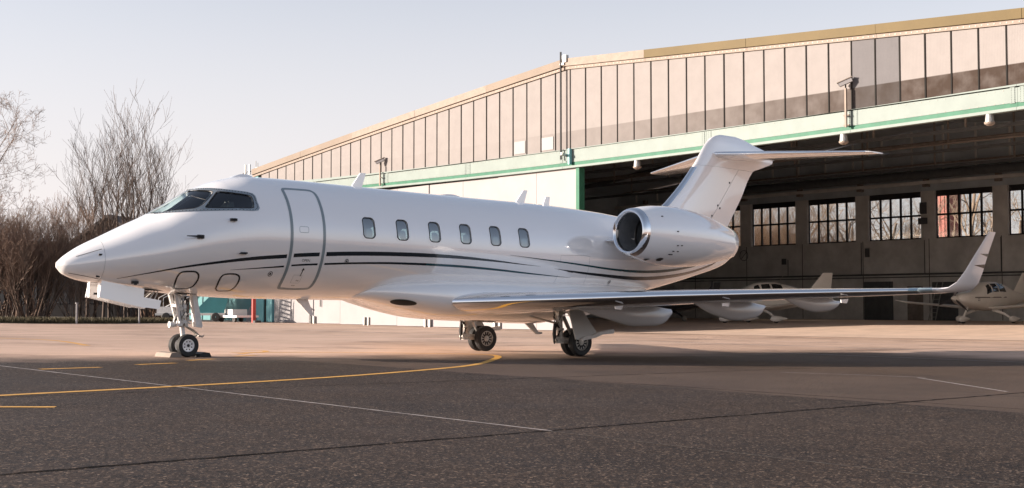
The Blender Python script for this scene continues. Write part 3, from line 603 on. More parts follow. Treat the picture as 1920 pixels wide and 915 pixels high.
# stripes
S = {}
for s_ in (-1, 1):
    J = lambda t, bt, m, nm='stripe': band(t, bt, .0022, s_).build(nm, m, fus, 60)
    J([(-1.62, 1.512), (-1.09, 1.64), (-.48, 1.78), (.19, 1.90), (.9, 2.01), (1.62, 2.085)], [(-1.60, 1.509), (-1.09, 1.62), (-.47, 1.745), (.19, 1.85), (.9, 1.942), (1.62, 2.01)], 'navy')
    J([(.47, 1.738), (.96, 1.79), (1.61, 1.86)], [(.47, 1.733), (.96, 1.772), (1.61, 1.825)], 'navy')
    J([(1.77, 2.105), (2.05, 2.13), (2.37, 2.153)], [(1.77, 2.03), (2.05, 2.053), (2.37, 2.073)], 'navy'); J([(1.77, 1.885), (2.05, 1.91), (2.37, 1.932)], [(1.77, 1.85), (2.05, 1.873), (2.37, 1.893)], 'navy')
    J([(2.53, 2.168), (3.25, 2.208), (4.13, 2.235), (5.05, 2.245), (6.02, 2.225), (7.03, 2.17), (7.73, 2.12), (8.4, 2.075)], [(2.53, 2.083), (3.25, 2.122), (4.13, 2.15), (5.05, 2.162), (6.02, 2.16), (7.03, 2.13), (7.73, 2.10), (8.4, 2.073)], 'navy')
    J([(2.53, 1.943), (3.29, 1.988), (4.17, 2.022), (5.09, 2.032)], [(2.53, 1.903), (3.29, 1.948), (4.17, 1.978), (5.09, 1.982)], 'navy')
    J([(5.09, 2.032), (6.06, 2.02), (7.07, 1.98), (8.15, 1.915), (9.45, 1.842)], [(5.09, 1.982), (6.06, 1.97), (7.07, 1.934), (8.15, 1.884), (9.45, 1.84)], 'teal')
    J([(7.43, 2.302), (8.43, 2.252), (9.58, 2.188), (10.6, 2.125), (11.4, 2.10), (12.05, 2.105), (12.76, 2.14), (13.5, 2.21), (14.29, 2.315), (14.8, 2.40)], [(7.43, 2.298), (8.43, 2.23), (9.58, 2.15), (10.6, 2.08), (11.4, 2.045), (12.05, 2.04), (12.76, 2.07), (13.5, 2.145), (14.29, 2.268), (14.8, 2.395)], 'teal')
    J([(8.84, 2.042), (9.63, 2.0), (10.47, 1.97), (11.46, 1.942), (12.15, 1.95), (12.72, 1.98), (13.61, 2.07), (14.4, 2.19), (15.16, 2.37), (15.5, 2.475)], [(8.84, 2.04), (9.64, 1.955), (10.5, 1.905), (11.46, 1.86), (12.15, 1.86), (12.75, 1.89), (13.65, 1.985), (14.45, 2.12), (15.2, 2.32), (15.5, 2.465)], 'navy')
# passenger door (port)
DX0, DX1 = 1.69, 2.45
dpoly = [(DX0, 3.42), (DX0, 3.0), (DX0, 2.5), (DX0, 2.0), (DX0, 1.5), (1.73, 1.41), (2.05, 1.40), (2.39, 1.415), (DX1, 1.5), (DX1, 2.0), (DX1, 2.5), (DX1, 3.0), (DX1, 3.36), (2.41, 3.43), (2.33, 3.45), (2.0, 3.45), (1.74, 3.445)]
door = patch(dpoly, .0012, -1, .08).build('cabin_door', 'white', jet)
outline([(DX0, 3.40), (DX0, 3.15), (DX0, 2.9), (DX0, 2.6), (DX0, 2.3), (DX0, 2.0), (DX0, 1.75), (DX0, 1.52), (1.715, 1.42), (1.8, 1.405), (2.07, 1.40), (2.34, 1.41), (2.425, 1.44), (DX1, 1.56), (DX1, 1.75), (DX1, 2.0), (DX1, 2.3), (DX1, 2.6), (DX1, 2.9), (DX1, 3.15), (2.445, 3.36), (2.39, 3.435), (2.3, 3.452), (2.05, 3.452), (1.78, 3.447), (1.71, 3.43)], .066, .0035).build('door_outline', 'gasket', door, 0)
outline(rrect(1.972, 2.60, .21, .12, .035), .008, .003, sub=2).build('door_latch', 'gasket', door, 0)
outline(rrect(2.0, 1.60, .2, .16, .02), .005, .003, sub=2).build('handle_plate', 'gasket', door, 0)
b = MB(); pr = lambda x, z, o=.004: SP(x, TH(x, z), o)
b.add([pr(2.045, 1.66), pr(2.065, 1.66), pr(2.08, 1.78), pr(2.06, 1.78), pr(2.035, 1.775), pr(2.105, 1.785), pr(2.075, 1.83)], [(0, 1, 2, 3), (4, 5, 6)]); b.build('arrow_mark', 'black', door, 0)
def skin_text(body, x0, z0, h, m, parent, name='lettering'):
    cu = bpy.data.curves.new('t', 'FONT'); cu.body = body; cu.size = 1; o = bpy.data.objects.new('t', cu); COL.objects.link(o)
    dgr = bpy.context.evaluated_depsgraph_get(); me = bpy.data.meshes.new_from_object(o.evaluated_get(dgr)); bpy.data.objects.remove(o)
    me.name = name
    for v in me.vertices: x, z = x0+v.co.x*h*1.35, z0+v.co.y*h*1.35; v.co = SP(x, TH(x, z), .0045)
    me.materials.append(MT[m]); return obj(name, me, parent)
skin_text('OPEN', 1.98, 1.955, .055, 'black', door); skin_text('PULL', 2.0, 1.56, .025, 'black', door); skin_text('PUSH', 1.96, 1.46, .025, 'black', door)
# small skin fittings
for pts, c in (([(-.50, 1.40), (-.54, 1.55), (-.50, 1.655), (-.37, 1.68), (-.21, 1.675), (-.125, 1.60), (-.11, 1.48), (-.15, 1.375), (-.3, 1.35), (-.44, 1.355)], 0), ([(.36, 1.375), (.33, 1.52), (.36, 1.63), (.5, 1.66), (.66, 1.645), (.735, 1.57), (.745, 1.43), (.70, 1.34), (.57, 1.325), (.44, 1.325)], 0)):
    outline(pts, .036, .003, sub=3).build('access_panel', 'navy', fus, 0)
for x, z, r_ in ((1.36, 1.685, .045), (3.05, 2.0, .04), (10.9, 1.78, .04), (5.35, 1.60, .03)):
    outline([(x+r_*math.cos(2*math.pi*i/10), z+r_*math.sin(2*math.pi*i/10)) for i in range(10)], .014, .003, sub=2).build('service_port', 'dark', fus, 0)
    patch([(x+r_*.5*math.cos(2*math.pi*i/10), z+r_*.5*math.sin(2*math.pi*i/10)) for i in range(10)], .003, -1, .03).build('port_cap', 'dark', fus, 0)
outline([(9.0, 2.36), (9.0, 1.85), (9.05, 1.62), (9.9, 1.60), (9.97, 1.9), (9.97, 2.3), (9.9, 2.38)], .006, .002, sub=3).build('baggage_door', 'gasket', fus, 0)
patch([(9.25, 1.985), (9.45, 2.005), (9.62, 1.98), (9.45, 1.962)], .003, -1, .05).build('baggage_latch', 'dark', fus, 0)
def probe(x, z, L, h):
    b = MB(); p = SP(x, TH(x, z), 0); n = (SP(x, TH(x, z), .1)-p).normalized(); b.box(p+n*.03, (.12, .07, h)); b.tube([p+n*.06+Vector((.03, 0, 0)), p+n*.07+Vector((-L, 0, -.005))], [.022, .008], 8); b.build('pitot_probe', 'black', fus)
probe(-.22, 2.35, .3, .07); probe(.44, 2.71, .1, .05); probe(.66, 2.08, .12, .03); probe(-1.27, 1.47, .02, .05)
for p0_, p1_ in (((-2.34, 1.905), (-1.92, 2.06)), ((-2.44, 1.595), (-1.9, 1.495))):
    outline(dense(p0_, p1_, 4), .012, .003, -1, False, 2).build('lightning_strip', 'black', jet, 0)
for x, z in ((-1.96, 1.95), (-1.95, 1.545)): b = MB(); b.box(SP(x, TH(x, z), .004), (.07, .02, .035)); b.build('radome_latch', 'black', jet, 0)
def blade(name, P, t, m='white'):
    b = MB(); b.prism(P, lambda p: (p[0], -t/2, p[1]), lambda p: (p[0], t/2, p[1])); b.build(name, m, jet, 0)
blade('blade_antenna', [(3.86, 3.68), (4.14, 3.68), (4.24, 4.02), (4.1, 4.02)], .03); blade('blade_antenna', [(8.58, 3.64), (8.86, 3.64), (8.97, 3.98), (8.84, 3.98)], .03); blade('blade_antenna', [(9.47, 3.63), (9.68, 3.63), (9.71, 3.87), (9.57, 3.87)], .025)
blade('blade_antenna', [(2.52, 1.22), (2.82, 1.22), (2.99, .86), (2.89, .86)], .03, 'belly')
b = MB(); b.loft([[(.9+i*.09, y*(.1+.06*math.sin(math.pi*i/6)), zt(.9+i*.09)-.03+zz*(.02+.06*math.sin(math.pi*i/6))) for y, zz in ((-1, 0), (-.7, 1), (.7, 1), (1, 0))] for i in range(7)]); b.build('satcom_bump', 'white', jet)
b = MB(); b.loft([[(6.2+i*.12, y*(.1+.05*math.sin(math.pi*i/6)), zt(6.2+i*.12)-.03+zz*(.015+.05*math.sin(math.pi*i/6))) for y, zz in ((-1, 0), (-.7, 1), (.7, 1), (1, 0))] for i in range(7)]); b.build('satcom_bump', 'white', jet)
# belly fairing
fk = [3.5, 3.9, 4.4, 5.0, 5.8, 6.9, 9.0, 9.35, 10.3, 11.3, 12.3, 12.9]
fzb = mono(fk, [1.24, 1.20, 1.09, .955, .82, .765, .725, .93, 1.0, 1.16, 1.45, 1.66]); fw_ = mono(fk, [.25, .72, 1.06, 1.25, 1.36, 1.40, 1.40, 1.39, 1.32, 1.12, .75, .30]); fzt = mono(fk, [1.30, 1.55, 1.66, 1.73, 1.78, 1.80, 1.80, 1.80, 1.80, 1.78, 1.74, 1.70])
b = MB(); rings = []
for i in range(60):
    x = lerp(3.5, 12.9, i/59); a, t_, w = fzb(x), fzt(x), fw_(x); C, H = (a+t_)/2, (t_-a)/2; r = []
    for k in range(40):
        q = 2*math.pi*k/40; c, s_ = math.cos(q), math.sin(q); e_ = .72
        r.append((x, w*math.copysign(abs(c)**e_, c), C+H*math.copysign(abs(s_)**e_, s_)))
    rings.append(r)
b.loft(rings); fair = b.build('belly_fairing', 'white', jet)
b = MB(); ov = [(4.62+.27*math.cos(2*math.pi*i/24), 1.165+.06*math.sin(2*math.pi*i/24)-.03*math.cos(2*math.pi*i/24)) for i in range(24)]
def fy_at(x, z):
    a, t_, w = fzb(x), fzt(x), fw_(x); C, H = (a+t_)/2, (t_-a)/2; s_ = cl(abs((z-C)/H), 0, 1)**(1/.72); return w*max(0, 1-s_*s_)**(.36)
b.add([(x, -fy_at(x, z)-.012, z) for x, z in ov]+[(4.62, -fy_at(4.62, 1.165)-.02, 1.165)], [(i, (i+1) % 24, 24) for i in range(24)]); b.build('air_inlet', 'black', fair)
# wings
def aft(x): return 5*(.2969*math.sqrt(max(x, 0))-.126*x-.3516*x*x+.2843*x**3-.1015*x**4)
def foil(c0, c1, n=14):
    """unit section between two chord fractions as (x, half thickness sign) loop"""
    xs_ = [c0+(c1-c0)*(.5-.5*math.cos(math.pi*i/n)) for i in range(n+1)]
    lo = [(x, -aft(x)) for x in xs_[::-1]]; hi = [(x, aft(x)) for x in (xs_[1:] if c0 == 0 else xs_)]
    return lo+hi
def wing_loft(st, c0, c1, grow=0, flip=1, n=14):
    rings = []
    for lx, y, z, ch, tc, u in st:
        F = foil(c0, c1, n); U = Vector(u).normalized()
        r = []
        for x, t in F:
            off = 0
            p = Vector((lx+x*ch, y, z)) + U*(t*ch*tc*.95+(grow if t > 0 else -grow)) + Vector((-grow if x < .02 else 0, 0, 0))
            r.append((p.x, p.y*flip, p.z))
        rings.append(r)
    return MB().loft(rings)
UP = (0, 0, 1)
WST = [(5.42, -.9, 1.17, 4.95, .115, UP), (5.70, -1.35, 1.19, 4.6, .115, UP), (6.86, -3.1, 1.27, 3.72, .11, UP), (8.31, -5.3, 1.385, 2.92, .105, UP), (9.50, -7.1, 1.46, 2.28, .10, UP), (11.08, -9.5, 1.545, 1.27, .095, UP), (11.28, -9.8, 1.56, 1.12, .09, UP)]
WLT = [(11.28, -9.8, 1.56, 1.12, .09, UP), (11.5, -9.93, 1.60, .94, .085, (0, .35, .9)), (11.68, -10.02, 1.72, .80, .08, (0, .8, .55)), (11.85, -10.1, 1.95, .66, .08, (0, .93, .36)), (12.0, -10.24, 2.3, .47, .08, (0, .94, .34)), (12.2, -10.42, 2.74, .25, .08, (0, .94, .34))]
for fl in (1, -1):
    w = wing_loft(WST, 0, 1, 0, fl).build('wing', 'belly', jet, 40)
    wing_loft([(a-.0, y, z, c, t, u) for a, y, z, c, t, u in WST[1:-1]], 0, .115, .005, fl).build('leading_edge', 'chrome', w, 45)
    wl = wing_loft(WLT, 0, 1, 0, fl, 10).build('winglet', 'white', w, 40)
    # winglet flashes
    for z0, z1, xa, m in ((2.02, 2.10, .22, 'navy'), (2.25, 2.31, .24, 'teal')):
        yy_ = lambda z: lerp(-10.1, -10.42, (z-1.95)/.79); lx_ = lambda z: lerp(11.85, 12.2, (z-1.95)/.79); ch_ = lambda z: lerp(.66, .25, (z-1.95)/.79)
        b = MB(); q = []
        for z, xf in ((z0+.05, .25), (z0, .97), (z1, .97)):
            q.append((lx_(z)+ch_(z)*xf, (yy_(z)-aft(xf)*ch_(z)*.08-.006)*fl, z))
        b.add(q, [(0, 1, 2)]); b.build('flash', m, w, 0)
    b = MB(); b.loft([[(lerp(11.02, 11.3, i/6)-.02+.0*i + .11*math.cos(a)*(1 if 1 else 0), fl*(-9.42-.36*i/6), 1.545+.02*i/6+.052*math.sin(a)) for a in [math.pi/2+math.pi*k/8 for k in range(9)]] for i in range(7)], closed=False, cap=False)
    b.build('landing_light', 'gl_light', w)
    for (xa, xb, y, pts) in ((7.75, 10.8, -3.1, [(0, 1.10), (.33, .86), (.6, .71), (.86, .735), (.96, .85), (1, .98)]), (9.15, 11.5, -5.3, [(0, 1.25), (.3, .99), (.6, .88), (.84, .93), (.96, 1.05), (1, 1.17)]), (9.95, 11.82, -7.1, [(0, 1.36), (.3, 1.17), (.55, 1.09), (.8, 1.12), (.95, 1.21), (1, 1.30)])):
        fb_ = mono([p[0] for p in pts], [p[1] for p in pts]); rings = []
        for i in range(21):
            t = i/20; x = lerp(xa, xb, t); bz = fb_(t); tz = max(bz+.04, lerp(1.22, 1.20, t)+(-y-3.1)*.052-.08*max(0, t-.75)*4); wd = (.15-.02*(-y-3.1)/4)*max(.08, math.sin(math.pi*cl(t*.80+.06, 0, 1)))
            rings.append([(x, (y+wd*math.cos(2*math.pi*k/16))*fl, (bz+tz)/2+(tz-bz)/2*math.sin(2*math.pi*k/16)) for k in range(16)])
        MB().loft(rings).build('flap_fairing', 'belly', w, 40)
    for y in (-4.3, -6.2, -8.2):
        x = 7.65+.66*(-y-4.3)+.15; z = 1.33-.05+.05*(-y-4.3)-.13
        b = MB(); b.prism([(0, 0), (.25, .02), (.2, -.07), (.02, -.06)], lambda p: (x+p[0], fl*(y-.01), z+p[1]), lambda p: (x+p[0], fl*(y+.01), z+p[1])); b.build('stall_fence', 'white', w, 0)
    # engine
    ey = -1.95*fl; ax = Vector((1, 0, -.035)); o = Vector((10.5, ey, 2.975))
    nac = MB(); nac.lathe([(.19, .596), (.4, .645), (.7, .695), (1.1, .73), (1.5, .742), (2.0, .72), (2.5, .655), (3.0, .555), (3.4, .46), (3.62, .405), (3.64, .385), (3.3, .37)], o, ax, 56); ne = nac.build('engine_nacelle', 'white', jet, 40)
    MB().lathe([(.14, .447), (.07, .452), (.02, .475), (0, .505), (.015, .535), (.06, .565), (.12, .583), (.188, .597)], o, ax, 56).build('inlet_lip', 'chrome', ne, 60)
    MB().lathe([(.138, .446), (.4, .452), (.7, .47), (1.0, .475), (1.4, .475)], o, ax, 48).build('inlet_duct', 'duct', ne, 60)
    MB().lathe([(.70, .478), (.72, .462), (.78, .462), (.80, .478)], o, ax, 48).build('fan_case_ring', 'fan', ne, 60)
    MB().lathe([(.72, .0), (.8, .05), (.95, .12), (1.05, .15)], o, ax, 24).build('spinner', 'fan', ne, 60)
    fb2 = MB(); axn = ax.normalized(); e1 = axn.orthogonal().normalized(); e2 = axn.cross(e1)
    for k in range(22):
        a = 2*math.pi*k/22; q = []
        for r_, tw, xx in ((.13, .13, 1.0), (.3, .09, .96), (.47, .06, .98)):
            for s_ in (-1, 1): q.append(o+axn*(xx+s_*.07)+(e1*math.cos(a+s_*tw)+e2*math.sin(a+s_*tw))*r_)
        fb2.add(q, [(0, 1, 3, 2), (2, 3, 5, 4)])
    fb2.build('fan_blades', 'fan', ne, 60); MB().lathe([(1.15, .47), (1.16, .1), (1.17, .0)], o, ax, 24).build('fan_backing', 'black', ne, 60)
    MB().lathe([(3.3, .365), (3.3, .2), (3.75, .1), (3.9, .02)], o, ax, 32).build('exhaust_cone', 'steel', ne, 60)
    b = MB(); b.loft([[(10.9+x*3.0, yy2*fl, 2.82+t*3.0*.09) for x, t in foil(0, 1, 10)] for yy2 in (-.75, -1.45)]); b.build('pylon', 'white', ne, 40)
    b = MB(); b.prism([(10.42, 2.78), (10.9, 2.70), (10.95, 2.86), (10.6, 2.84)], lambda p: (p[0]+.1, fl*-1.05, p[1]), lambda p: (p[0]+.25, fl*-1.5, p[1])); b.build('strake', 'white', ne, 0)
    for (t_, th_, l_) in ((.78, -62, .12), (.5, -75, .1)):
        a = R(th_); rr_ = .712; pc = o+axn*t_; yd = Vector((0, -fl, 0)); zd = Vector((0, 0, 1))
        b = MB(); b.add([pc+axn*(l_*math.cos(q))+(yd*math.cos(a+.11*math.sin(q))+zd*math.sin(a+.11*math.sin(q)))*(rr_ if t_ > .6 else .672) for q in [2*math.pi*i/14 for i in range(14)]], [tuple(range(14))]); b.build('drain_scoop', 'black', ne, 0)
    for i, (t_, th_) in enumerate(((1.05, -22), (1.18, -21), (.98, -35), (1.12, -34), (.95, -43), (.62, 36), (1.0, 5))):
        a = R(th_); rr_ = mono([.4, .7, 1.1, 1.5], [.645, .695, .73, .742])(t_)+.004; pc = o+axn*t_+(Vector((0, -fl, 0))*math.cos(a)+Vector((0, 0, 1))*math.sin(a))*rr_
        b = MB(); b.box(pc, (.05 if i != 4 else .12, .02, .025)); b.build('stencil_mark', 'dark', ne, 0)
    # tailplane
    HS = [(15.55, -.05, 5.47, 2.3, .11, UP), (15.62, -.2, 5.47, 2.22, .105, UP), (16.5, -2.1, 5.42, 1.52, .10, UP), (17.32, -3.9, 5.37, .82, .09, UP), (17.45, -4.03, 5.367, .66, .06, UP)]
    hs = wing_loft(HS, 0, 1, 0, fl).build('tailplane', 'white', jet, 40); wing_loft(HS[1:-1], 0, .09, .004, fl).build('leading_edge', 'chrome', hs, 45)
    b = MB(); b.tube([(17.95, -4.02*fl, 5.37), (18.2, -4.05*fl, 5.367)], .012, 5); b.build('static_wick', 'dark', hs)
# fin and rudder
LEz = mono([3.0, 3.45, 3.58, 3.72, 3.88, 4.16, 4.63, 5.26, 5.73, 5.9, 6.0, 6.06], [11.3, 12.1, 12.7, 13.25, 13.69, 14.04, 14.53, 15.07, 15.41, 15.6, 15.8, 16.05])
TEz = mono([3.0, 3.31, 4.33, 5.14, 5.22, 5.32, 5.45, 5.68, 5.80, 5.9, 6.0, 6.06], [16.05, 16.27, 16.97, 17.50, 17.75, 18.05, 18.36, 18.36, 17.9, 17.45, 17.1, 16.7])
HIz = lambda z: lerp(15.28, 16.76, (z-3.3)/1.82)
def tkz(z): return mono([3.0, 3.4, 3.7, 4.2, 5.0, 5.4, 5.8, 6.0, 6.06], [.52, .50, .40, .34, .30, .33, .26, .12, .02])(z)
def finring(z, c0, c1, grow=0):
    a, b_ = LEz(z), TEz(z); ch = b_-a; t = tkz(z); F = foil(c0, c1, 12)
    return [(a+x*ch-(grow if x < .02 else 0), q*t/.98+(grow if q > 0 else -grow), z) for x, q in F]
def frac(z, x): return (x-LEz(z))/(TEz(z)-LEz(z))
zl = [3.02+2.1*i/22 for i in range(23)]
fin = MB().loft([finring(z, 0, frac(z, HIz(z))-.003) for z in zl]).build('fin', 'white', jet, 45)
MB().loft([finring(z, frac(z, HIz(z))+.004, 1) for z in zl if 3.25 < z]).build('rudder', 'white', jet, 45)
zc = [5.125+.935*i/22 for i in range(23)]
MB().loft([finring(z, 0, 1) for z in zc]).build('tail_bullet', 'white', jet, 50)
MB().loft([finring(3.66+1.4*i/16, 0, .045, .004) for i in range(17)]).build('leading_edge', 'gasket' if False else 'chrome', fin, 45)
for x, z in ((16.35, 4.72), (15.85, 4.05), (15.95, 3.98), (15.6, 3.75)):
    b = MB(); b.box((x, -tkz(z)*aft(frac(z, x))-.01, z), (.035, .015, .05)); b.build('hinge_fitting', 'dark', fin, 0)
b = MB(); b.box((18.3, 0, 5.57), (.14, .1, .1)); b.build('tail_light', 'doorgrey', jet, 0)
b = MB(); b.lathe([(0, .13), (.12, .11), (.14, .0)], (16.5, 0, 2.75), (1, 0, 0), 20); b.build('apu_exhaust', 'steel', jet)
b = MB(); b.prism([(12.55, 1.62), (12.95, 1.58), (13.0, 1.42), (12.9, 1.4)], lambda p: (p[0], -.03, p[1]), lambda p: (p[0], .03, p[1])); b.build('drain_mast', 'white', jet, 0)
# landing gear
def wheel(parent, name, c, r, wd, rimr, rimmat, spokes, side):
    y = Vector((0, side, 0)); h = wd/2
    t = MB(); t.lathe([(-h*.62, rimr), (-h*.9, rimr+.015), (-h, r*.80), (-h*.93, r*.93), (-h*.6, r*.985), (-h*.55, r*.985), (-h*.52, r*.972), (-h*.44, r*.972), (-h*.42, r*.997), (-h*.1, r), (-h*.08, r*.985), (h*.08, r*.985), (h*.1, r), (h*.42, r*.997), (h*.44, r*.972), (h*.52, r*.972), (h*.55, r*.985), (h*.6, r*.985), (h*.93, r*.93), (h, r*.80), (h*.9, rimr+.015), (h*.62, rimr)], c, y, 40); t = t.build(name, 'tyre', parent, 35)
    q = MB(); q.lathe([(h*.62, rimr*1.005), (h*.80, rimr*1.0), (h*.82, rimr*.93), (h*.45, rimr*.86), (h*.40, rimr*.45), (h*.65, rimr*.36), (h*.65, rimr*.1), (h*.64, 0)], c, y, 40); q.lathe([(-h*.62, rimr*1.005), (-h*.5, rimr*.9), (-h*.3, 0)], c, y, 32); q.build('rim', rimmat, t, 35)
    s_ = MB(); e1 = Vector((1, 0, 0)); e2 = Vector((0, 0, 1))
    for k in range(spokes):
        a = 2*math.pi*(k+.5)/spokes; rm = rimr*.655; pc = Vector(c)+y*(h*.44)+(e1*math.cos(a)+e2*math.sin(a))*rm
        if spokes < 10: s_.lathe([(0, rimr*.10), (.012, rimr*.10)], pc, y, 8, 0, True)
        else: s_.box(pc+y*.006, (rimr*.44, .014, rimr*.17), Matrix.Rotation(-a, 3, 'Y'))
    s_.build('vent_holes', 'black', t, 0); MB().lathe([(h*.66, rimr*.26), (h*.78, rimr*.22), (h*.8, 0)], c, y, 16).build('hub_cap', 'dark' if spokes < 10 else 'gearmetal', t, 35)
for s_ in (-1, 1): wheel(jet, 'nose_wheel', (0, .175*s_, .228), .228, .13, .125, 'white', 8, s_)
b = MB(); b.tube([(-.13, 0, 1.36), (-.09, 0, 1.05), (-.06, 0, .72)], [.10, .085, .075], 16); b.box((-.08, 0, .98), (.14, .22, .12)); b.box((-.06, 0, .70), (.17, .2, .08)); b.tube([(-.1, -.2, 1.25), (-.1, .2, 1.25)], .05, 10); strut = b.build('nose_gear_strut', 'white2', jet)
b = MB(); b.tube([(-.06, 0, .72), (0, 0, .3)], .05, 14); b.tube([(0, -.17, .228), (0, .17, .228)], .04, 12); b.box((-.01, 0, .28), (.11, .12, .13)); b.build('oleo_piston', 'white2', strut)
b = MB(); b.tube([(.02, -.03, .62), (.2, -.03, .52), (.30, -.03, .44)], .02, 6); b.tube([(.02, .03, .62), (.2, .03, .52), (.30, .03, .44)], .02, 6); b.tube([(.30, 0, .44), (.05, 0, .32)], .022, 6); b.tube([(.28, -.06, .42), (.38, -.06, .40), (.42, -.03, .43)], .018, 6); b.build('torque_link', 'gearmetal', strut)
b = MB(); b.tube([(-.28, -.14, 1.34), (-.2, -.11, 1.0), (-.14, -.07, .72)], [.05, .04, .035], 8); b.tube([(-.28, .14, 1.34), (-.2, .11, 1.0), (-.14, .07, .72)], [.05, .04, .035], 8); b.box((-.2, 0, 1.02), (.08, .24, .06)); b.build('drag_brace', 'white2', strut)
b = MB(); b.lathe([(0, .05), (.12, .065), (.125, 0)], (-.2, 0, .64), (-1, 0, 0), 14, 0, True); b.box((-.14, 0, .64), (.1, .26, .05)); b.build('taxi_light', 'white2', strut)
b = MB()
for i in range(9):
    rnd = random.Random(40+i); y = rnd.uniform(-.11, .11); x = rnd.uniform(-.16, .06); p = [(x, y, 1.3)]
    for k in range(6): p.append((cl(x+rnd.uniform(-.06, .06), -.2, .09), cl(y+rnd.uniform(-.06, .06), -.14, .14), 1.2-.12*k))
    b.tube(p, rnd.choice([.009, .012, .015]), 5)
b.build('hydraulic_hoses', 'dark', strut)['kind'] = 'stuff'
b = MB()
for i in range(16):
    rnd = random.Random(90+i); b.box((rnd.uniform(-.18, .04), rnd.choice([-1, 1])*rnd.uniform(.06, .12), rnd.uniform(.62, 1.2)), (rnd.uniform(.03, .08), rnd.uniform(.03, .06), rnd.uniform(.03, .1)))
b.build('valve_blocks', 'gearmetal', strut, 0)['kind'] = 'stuff'
b = MB(); b.prism([(.08, 1.26), (.17, 1.25), (.32, .62), (.30, .58), (.18, .60)], lambda p: (p[0], -.17, p[1]), lambda p: (p[0]+.02, .02, p[1])); b.tube([(.1, -.08, .66), (-.03, -.04, .75)], .018, 6); b.build('aft_gear_door', 'white2', jet, 30)
b = MB(); b.b2((-.30, -.26, 1.245), (.12, .26, 1.25)); b.build('gear_bay', 'black', jet, 0)
b = MB(); b.b2((-.98, -.26, 1.30), (-.34, .26, 1.305)); b.build('gear_bay', 'black', jet, 0)
NDP = [(-1.86, 1.47), (-1.01, 1.33), (-1.02, 1.17), (-.66, 1.11), (-.70, .94), (-.96, .97), (-1.0, .96), (-1.91, 1.15)]
for s_ in (-1, 1):
    b = MB(); b.prism(NDP, lambda p: (p[0]-.0, s_*(.30+(1.4-p[1])*.06), p[1]), lambda p: (p[0], s_*(.325+(1.4-p[1])*.06), p[1])); dn_ = b.build('nose_gear_door', 'white', jet, 30)
    b = MB(); b.b2((-1.885, s_*.20, 1.15), (-1.875, s_*.31, 1.42)); b.build('door_end_rib', 'white', dn_, 0)
    b = MB(); b.b2((-1.75, s_*.29, 1.2), (-1.6, s_*.30, 1.24)); b.build('door_stencil', 'dark', dn_, 0)
    for xa, za, xb, zb_, rr2 in ((-.95, 1.05, -.7, 1.28, .015), (-.8, 1.08, -.62, 1.3, .012)): b = MB(); b.tube([(xa, s_*.29, za), (xb, s_*.1, zb_)], rr2, 6); b.build('door_hinge_arm', 'doorgrey', dn_)
for fl in (1, -1):
    Yp = -1.76*fl
    root_ = MB(); root_.tube([(8.5, Yp, 1.12), (8.5, Yp, .78)], [.085, .085], 14); root_.tube([(8.5, Yp, .78), (8.55, Yp, .40)], [.08, .065], 14); root_.box((8.5, Yp, .36), (.2, .13, .14)); root_.box((8.48, Yp, .62), (.19, .18, .05)); root_.box((8.5, Yp, .98), (.2, .2, .06)); st = root_.build('main_gear_strut', 'gearmetal', jet)
    b = MB(); b.tube([(8.44, Yp, .36), (8.7, Yp, .36), (9.04, Yp, .325)], [.07, .075, .06], 10); b.tube([(9.04, Yp-.16, .325), (9.04, Yp+.16, .325)], .05, 12); b.lathe([(-.06, .075), (.06, .075)], (8.43, Yp, .37), (0, 1, 0), 14, 0, True); b.build('trailing_arm', 'gearmetal', st)
    b = MB(); b.tube([(8.62, Yp, .92), (8.95, Yp, .40)], [.05, .04], 10); b.tube([(8.45, Yp+.02*fl, .75), (8.0, Yp+.75*fl, .95)], .025, 8); b.build('shock_strut', 'steel', st)
    b = MB()
    for i in range(5):
        rnd = random.Random(i+7); b.tube([(8.4+rnd.uniform(-.03, .1), Yp+rnd.uniform(-.1, .1), z) for z in (1.05, .9, .75, .6, .45, .34)], .012, 5)
    b.tube([(8.36, Yp, .74), (8.34, Yp, .5), (8.36, Yp, .28)], [.03, .035, .015], 8); b.build('brake_lines', 'dark', st)
    for yy2, sd in ((1.62, -1), (1.90, 1)): wheel(jet, 'main_wheel', (9.04, -yy2*fl, .322), .322, .165, .19, 'gearmetal', 12, -fl*sd)
    PD = [(8.57, 1.04), (8.98, 1.08), (9.40, .55), (8.88, .38), (8.72, .39)]
    b = MB(); b.prism(PD, lambda p: (p[0], -fl*(1.99+(1.05-p[1])*.12), p[1]), lambda p: (p[0], -fl*(2.02+(1.05-p[1])*.12), p[1])); gd = b.build('main_gear_door', 'doorgrey', jet, 30)
    b = MB(); b.prism([(8.86, .40), (8.95, .46), (9.25, .50), (9.42, .56), (9.86, .63), (9.89, .60), (9.88, .53), (9.5, .50), (9.3, .43), (8.88, .36)], lambda p: (p[0], -fl*2.04, p[1]), lambda p: (p[0], -fl*2.16, p[1])); b.build('wheel_door', 'white2', gd, 30)
    b = MB(); b.prism([(9.3, 1.05), (9.0, 1.02), (9.15, .84), (9.95, 1.02)], lambda p: (p[0], -fl*1.45, p[1]), lambda p: (p[0], -fl*1.48, p[1])); b.build('inner_gear_door', 'white', gd, 30)
b = MB(); b.b2((9.12, -1.2, .925), (10.2, 1.2, .935)); b.build('wheel_well', 'black', jet, 0)
b = MB(); b.prism([(8.95, .74), (9.2, .73), (9.38, .52), (9.50, .52), (9.50, .47), (9.34, .46)], lambda p: (p[0], -.03, p[1]), lambda p: (p[0], .03, p[1])); b.build('drain_mast', 'doorgrey', jet, 0)
